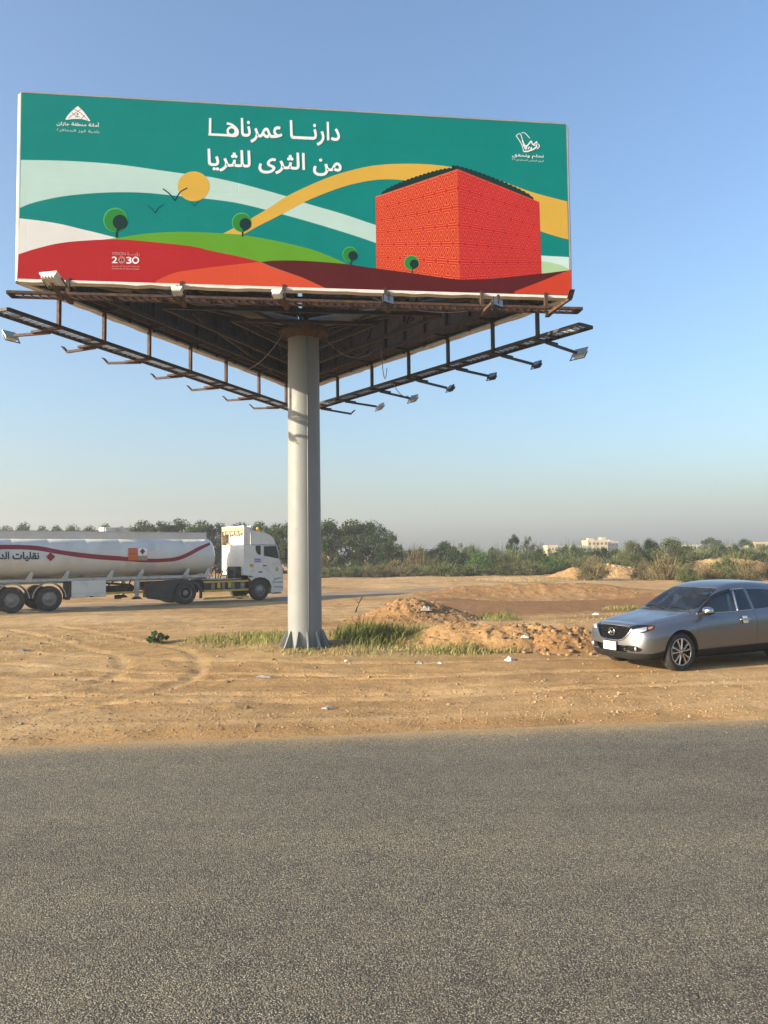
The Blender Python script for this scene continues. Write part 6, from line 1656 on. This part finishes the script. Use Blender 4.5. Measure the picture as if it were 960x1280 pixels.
# small leafy plant left of the grass
pp = gpt(197, 804); pr_ = proto_bush('weed', 401, .30, .62, 14, 420, .085, F_GREEN, .0)
put(pr_, pp.x, pp.y, 1, 1, 0, 'small bright green leafy weed alone on the bare sand left of the grass', 'weed')

# ------------------------------------------------------------------ grass, stones, litter
def grass_mat(name):
    m, g, b = newmat(name); at = g.add('ShaderNodeAttribute', attribute_name='tint').outputs['Fac']
    c = g.ramp(at, [(0, (.085, .105, .026)), (.45, (.165, .18, .050)), (.75, (.27, .25, .09)), (1, (.42, .34, .155))]).outputs[0]
    g.link(c, b.inputs['Base Color']); b.inputs['Roughness'].default_value = .8; b.inputs['Specular IOR Level'].default_value = .2
    return m
G_MAT = grass_mat('grass_blades')
def blades(zones):
    Vs = []; Ts = []
    for (n, x0, x1, y0, y1, hmin, hmax, dry, clump) in zones:
        x = RNG.uniform(x0, x1, n); y = RNG.uniform(y0, y1, n)
        cx_, cy_ = (x0 + x1) / 2, (y0 + y1) / 2
        e = ((x - cx_) / ((x1 - x0) / 2)) ** 2 + ((y - cy_) / ((y1 - y0) / 2)) ** 2
        dens = vnoise(x * 1.6 + 31, y * 1.6) + .5
        k = (e < 1) & (RNG.random(n) < np.clip((1.25 - e) * (dens * clump + (1 - clump)) * 1.6, 0, 1)); x, y, e, dens = x[k], y[k], e[k], dens[k]; n = len(x)
        z = terrain(x, y)[0]; hgt = (hmin + (hmax - hmin) * RNG.random(n)) * (1.05 - .55 * e) * (.6 + .7 * dens)
        a = RNG.uniform(0, 6.28, n); lean = hgt * RNG.uniform(.1, .75, n); wx_ = .5 * hgt   # wind towards +x
        p0 = np.stack([x, y, z - .02], 1); dx = np.cos(a) * lean + wx_ * .35; dy = np.sin(a) * lean
        p1 = p0 + np.stack([dx * .35, dy * .35, hgt * .62], 1); p2 = p0 + np.stack([dx, dy, hgt * .95], 1)
        wv_ = np.stack([-np.sin(a + .6), np.cos(a + .6), 0 * a], 1) * (.0045 + .006 * RNG.random(n))[:, None]
        Vs.append(np.stack([p0 - wv_, p0 + wv_, p1 + wv_ * .8, p1 - wv_ * .8, p2 + wv_ * .15, p2 - wv_ * .15], 1).reshape(-1, 3))
        Ts.append(np.repeat(np.clip(dry + .55 * (RNG.random(n) - .5) + .25 * (RNG.random(n) < .12), 0, 1), 6))
    V = np.concatenate(Vs); T = np.concatenate(Ts); n = len(V) // 6; b = np.arange(n)[:, None] * 6
    Fb = np.concatenate([b + np.array([[0, 1, 2, 3]]), b + np.array([[3, 2, 4, 5]])])
    return V, Fb, T
V, Fb, T = blades([(4200, -1.5, .6, 18.5, 22.8, .24, .62, .24, .8), (5200, -.9, 2.0, 18.3, 22.6, .18, .46, .40, .9), (3600, .4, 3.1, 18.2, 21.8, .14, .42, .48, .9), (3600, -5.6, -1.9, 18.6, 23.6, .05, .20, .44, .95), (1100, -3.8, -2.0, 18.6, 22.4, .10, .32, .45, .9), (2600, -3.2, 3.3, 17.3, 18.9, .05, .16, .66, .8),
                   (1300, .6, 3.4, 17.5, 18.6, .08, .26, .5, .8), (700, 3.2, 4.9, 26.5, 29.2, .12, .34, .4, .4), (900, 5.0, 12.0, 24, 29, .05, .14, .8, .9), (500, -11, -6.5, 18, 24, .04, .12, .85, .9), (500, 8.6, 10.4, 30, 32, .1, .25, .45, .4), (1200, 4, 20, 60, 68, .1, .4, .75, .8)])
gs = numesh('grass', V, Fb, G_MAT, False, {'tint': T}); gs['kind'] = 'stuff'
def stones():
    bm = bmesh.new(); bmesh.ops.create_icosphere(bm, subdivisions=1, radius=1); bm.verts.index_update()
    base = np.array([v.co[:] for v in bm.verts]); fc = np.array([[v.index for v in f.verts] for f in bm.faces]); bm.free()
    n1, n2, n3 = 8000, 2200, 600
    x = np.concatenate([RNG.uniform(-11, 11, n1), RNG.uniform(-16, 16, n2), RNG.uniform(-9, 9, n3)])
    d = np.concatenate([RNG.exponential(1.7, n1) + .1, RNG.uniform(1, 17, n2), -RNG.exponential(.5, n3)])
    y = edge(x) + d
    sz = np.concatenate([.006 + .016 * RNG.random(n1) ** 3, .010 + .035 * RNG.random(n2) ** 3, .004 + .007 * RNG.random(n3)])
    # rubble on and round the heaps
    for cx_, cy_, rx, ry, n_, s0, s1 in ((4.25, 18.3, 1.5, 1.0, 240, .02, .085), (3.1, 19.0, 3.4, 1.4, 420, .012, .05), (1.0, 27.6, 2.6, 1.9, 300, .02, .07), (8.4, 41, 8, 3, 60, .03, .08)):
        a = RNG.random(n_) * 6.28; r_ = np.sqrt(RNG.random(n_)); x = np.concatenate([x, cx_ + rx * r_ * np.cos(a)]); y = np.concatenate([y, cy_ + ry * r_ * np.sin(a)]); sz = np.concatenate([sz, s0 + (s1 - s0) * RNG.random(n_) ** 3])
    n = len(x); z = np.zeros(n); dg = bpy.context.evaluated_depsgraph_get()
    z = terrain(x, y)[0]
    for i_ in range(n1 + n2 + n3, n):
        for nm in MOUNDS:
            o = nm; hit = o.ray_cast(o.matrix_world.inverted() @ Vector((x[i_], y[i_], 9)), Vector((0, 0, -1)))
            if hit[0]: z[i_] = max(z[i_], (o.matrix_world @ hit[1]).z)
    z[n1 + n2:n1 + n2 + n3] = 0.002
    sc = sz[:, None] * RNG.uniform(.6, 1.25, (n, 3)) * np.array([1, 1, .7]); jit_ = RNG.uniform(.75, 1.2, (n, 12, 1))
    a = RNG.random(n) * 6.28; ca, sa = np.cos(a), np.sin(a)
    P_ = base[None] * jit_ * sc[:, None, :]; X_ = P_[..., 0] * ca[:, None] - P_[..., 1] * sa[:, None]; Y_ = P_[..., 0] * sa[:, None] + P_[..., 1] * ca[:, None]
    V = np.stack([X_ + x[:, None], Y_ + y[:, None], P_[..., 2] + z[:, None] + sz[:, None] * .2], -1).reshape(-1, 3)
    Fs = (fc[None] + np.arange(n)[:, None, None] * 12).reshape(-1, 3)
    m, g, b = newmat('stones_and_clods'); at = g.add('ShaderNodeAttribute', attribute_name='tint').outputs['Fac']
    c = g.ramp(at, [(0, (.12, .075, .040)), (.3, (.26, .165, .085)), (.65, (.36, .235, .12)), (.9, (.30, .22, .14)), (1, (.33, .25, .16))]).outputs[0]
    g.link(c, b.inputs['Base Color']); b.inputs['Roughness'].default_value = .9
    o = numesh('gravel', V, Fs, m, False, {'tint': np.repeat(np.where(np.arange(n) < n1 + n2 + n3, RNG.random(n), RNG.random(n) * .45), 12)}); o['kind'] = 'stuff'
bpy.context.view_layer.update()
MOUNDS = [o for o in COL.objects if o.name in ('earth_heap', 'earth_bank', 'soil_berm', 'soil_clods', 'sand_cone', 'sand_bank')]
stones()
L_WHITE = mat('litter_white', (.46, .45, .42), .5, 0, .1, 20); L_GREY = mat('litter_grey', (.26, .25, .23), .5, 0, .15, 20); L_GREEN = mat('litter_green', (.025, .05, .025), .3, 0, .15, 20)
def litter(name, px, py, w_, d_, h_, material, label, cat, seed):
    bpy.context.view_layer.update(); dg = bpy.context.evaluated_depsgraph_get(); best = gpt(px, py)
    for o in MOUNDS:
        mi_ = o.matrix_world.inverted(); h = o.ray_cast(mi_ @ CAM, (mi_.to_3x3() @ ray(px, py)).normalized())
        if h[0]:
            q = o.matrix_world @ h[1]
            if (q - CAM).length < (best - CAM).length: best = q
    n = 22; ug, vg = np.meshgrid(np.linspace(-1, 1, n), np.linspace(-1, 1, n)); r_ = np.maximum(np.abs(ug), np.abs(vg))
    w_ *= .72; d_ *= .72; h_ *= .62
    X_ = ug * w_ / 2 * (1 + .3 * fbm(ug * 1.5 + seed, vg * 1.5, 2)); Y_ = vg * d_ / 2 * (1 + .3 * fbm(ug * 1.5, vg * 1.5 + seed, 2))
    Z_ = h_ * (1 - r_ ** 2) * (.5 + 1.2 * np.abs(fbm(ug * 2 + seed * 2, vg * 2, 4))) - .01 * (r_ > .97)
    i = np.arange(n - 1)[:, None] * n + np.arange(n - 1)[None, :]
    o = numesh(name, np.stack([X_, Y_, Z_], -1).reshape(-1, 3), np.stack([i, i + 1, i + n + 1, i + n], -1).reshape(-1, 4), material, False)
    gz = groundz(best.x, best.y); o.location = (best.x, best.y, max(best.z, gz) + .005); o.rotation_euler = (0, 0, RNG.random() * 6)
    return tag(o, label, cat)
litter('plastic_bag', 637, 826, .30, .22, .16, L_WHITE, 'crumpled white plastic bag at the foot of the orange berm', 'plastic bag', 1)
litter('plastic_bag', 525, 829, .24, .18, .09, L_GREY, 'flattened grey plastic bag below the grass right of the pole', 'plastic bag', 2)
litter('paper_scrap', 550, 829, .20, .14, .06, L_WHITE, 'small white paper scrap just right of the flattened grey bag', 'paper scrap', 3)
litter('plastic_bag', 533, 763, .55, .35, .28, L_GREY, 'pale plastic bag lying on the brown earth heap', 'plastic bag', 4)
sp0 = gpt(444, 765); sk_ = MB(); sk_.tube([(0, 0, -.05), (.12, .0, .30), (.30, .02, .62)], [.035, .03, .022], L_GREEN, 6); sk_.tube([(.14, 0, .32), (.02, .05, .5)], .015, L_GREEN, 5)
sk_ = sk_.build('stake'); sk_.location = (sp0.x, sp0.y, groundz(sp0.x, sp0.y)); tag(sk_, 'dark leaning stake stuck in the ground left of the brown earth heap', 'stake')
litter('paper_scrap', 410, 884, .30, .10, .02, L_WHITE, 'flat pale paper strip on the bare sand below the pole', 'paper scrap', 6)
litter('plastic_bag', 656, 797, .26, .20, .12, L_WHITE, 'small white plastic bag high on the orange berm', 'plastic bag', 7)
litter('paper_scrap', 433, 827, .16, .12, .05, L_WHITE, 'tiny white scrap close to the foot of the pole', 'paper scrap', 8)
litter('plastic_bag', 28, 813, .40, .24, .07, L_GREY, 'grey plastic bag on the sand at the left edge', 'plastic bag', 9)
litter('paper_scrap', 745, 770, .36, .26, .12, L_WHITE, 'white scrap on the dark brown ground left of the car bonnet', 'paper scrap', 10)
litter('paper_scrap', 330, 846, .40, .16, .04, L_GREY, 'grey paper strip on the tyre tracks left of the pole', 'paper scrap', 11)

# ------------------------------------------------------------------ far town
B_CREAM = mat('cream_render', (.50, .41, .25), .8, 0, .06, .3); B_PALE = mat('pale_render', (.40, .34, .27), .8, 0, .08, .3); B_WHITE = mat('white_render', (.46, .44, .39), .8, 0, .05, .3); B_WIN = mat('dark_pane', (.06, .06, .065), .2, 0, .1, 1); B_ROOF = mat('grey_roof', (.13, .125, .12), .8, 0, .1, .5)
def building(px0, px1, ytop, Y, depth, material, storeys, nwin, label, extra=()):
    p0 = dpt(px0, 690, Y); p1 = dpt(px1, 690, Y); H = dpt((px0 + px1) / 2, ytop, Y).z; W = p1.x - p0.x; cx_ = (p0.x + p1.x) / 2
    r_ = empty('building', (cx_, Y, 0)); tag(r_, label, 'building')
    wl = MB(); wl.box((0, depth / 2, H / 2 - .6), (W, depth, H + 1), material); wl.build('wall', parent=r_)
    pa = MB()
    pa.box((0, .1, H + .15), (W + .3, .3, .7), material); pa.box((-W / 2 - .002, depth / 2, H + .15), (.3, depth + .3, .7), material); pa.box((W / 2 + .002, depth / 2, H + .15), (.3, depth + .3, .7), material); pa.build('parapet', parent=r_)
    rb2 = MB(); rb2.box((0, depth / 2, H - .05), (W - .3, depth - .3, .12), B_ROOF); rb2.build('roof', parent=r_)
    for ex0, ex1, eh in extra:
        t = MB(); t.box(((ex0 + ex1) / 2 * W, depth * .3, H + eh / 2), ((ex1 - ex0) * W, depth * .4, eh), material); t.build('roof_tower', parent=r_)
    for s_ in range(storeys):
        for q in range(nwin):
            wx_ = -W / 2 + W * (q + .5) / nwin; z_ = H * (s_ + .55) / storeys
            wn = MB(); wn.box((wx_, -.03, z_), (W / nwin * .45, .10, H / storeys * .42), B_WIN); wn.build('window', parent=r_)
    return r_
building(735, 760, 676.5, 330, 10, B_CREAM, 3, 5, 'tallest cream building on the skyline, with two small roof towers', ((-.42, -.18, 1.3), (.20, .44, 1.7)))
building(760.6, 773, 678, 338, 9, B_PALE, 3, 3, 'pale stepped building attached right of the tallest cream building', ((-.3, .1, 1.2),))
building(685, 697, 683, 320, 9, B_CREAM, 2, 3, 'small sunlit cream building at the left end of the far town')
building(697.5, 720, 684, 326, 9, B_PALE, 2, 5, 'long low pinkish building between the two cream ones')
building(720.5, 734.5, 683.5, 322, 8, B_WHITE, 2, 3, 'low white building touching the tallest cream building')
building(862, 876, 682, 360, 9, B_WHITE, 2, 3, 'white house on the skyline left of the far rounded tree')
building(906, 918, 683, 360, 9, B_PALE, 2, 3, 'pale house between the two far rounded trees')
building(944, 972, 679, 300, 10, B_CREAM, 3, 4, 'cream building cut by the right edge of the picture')
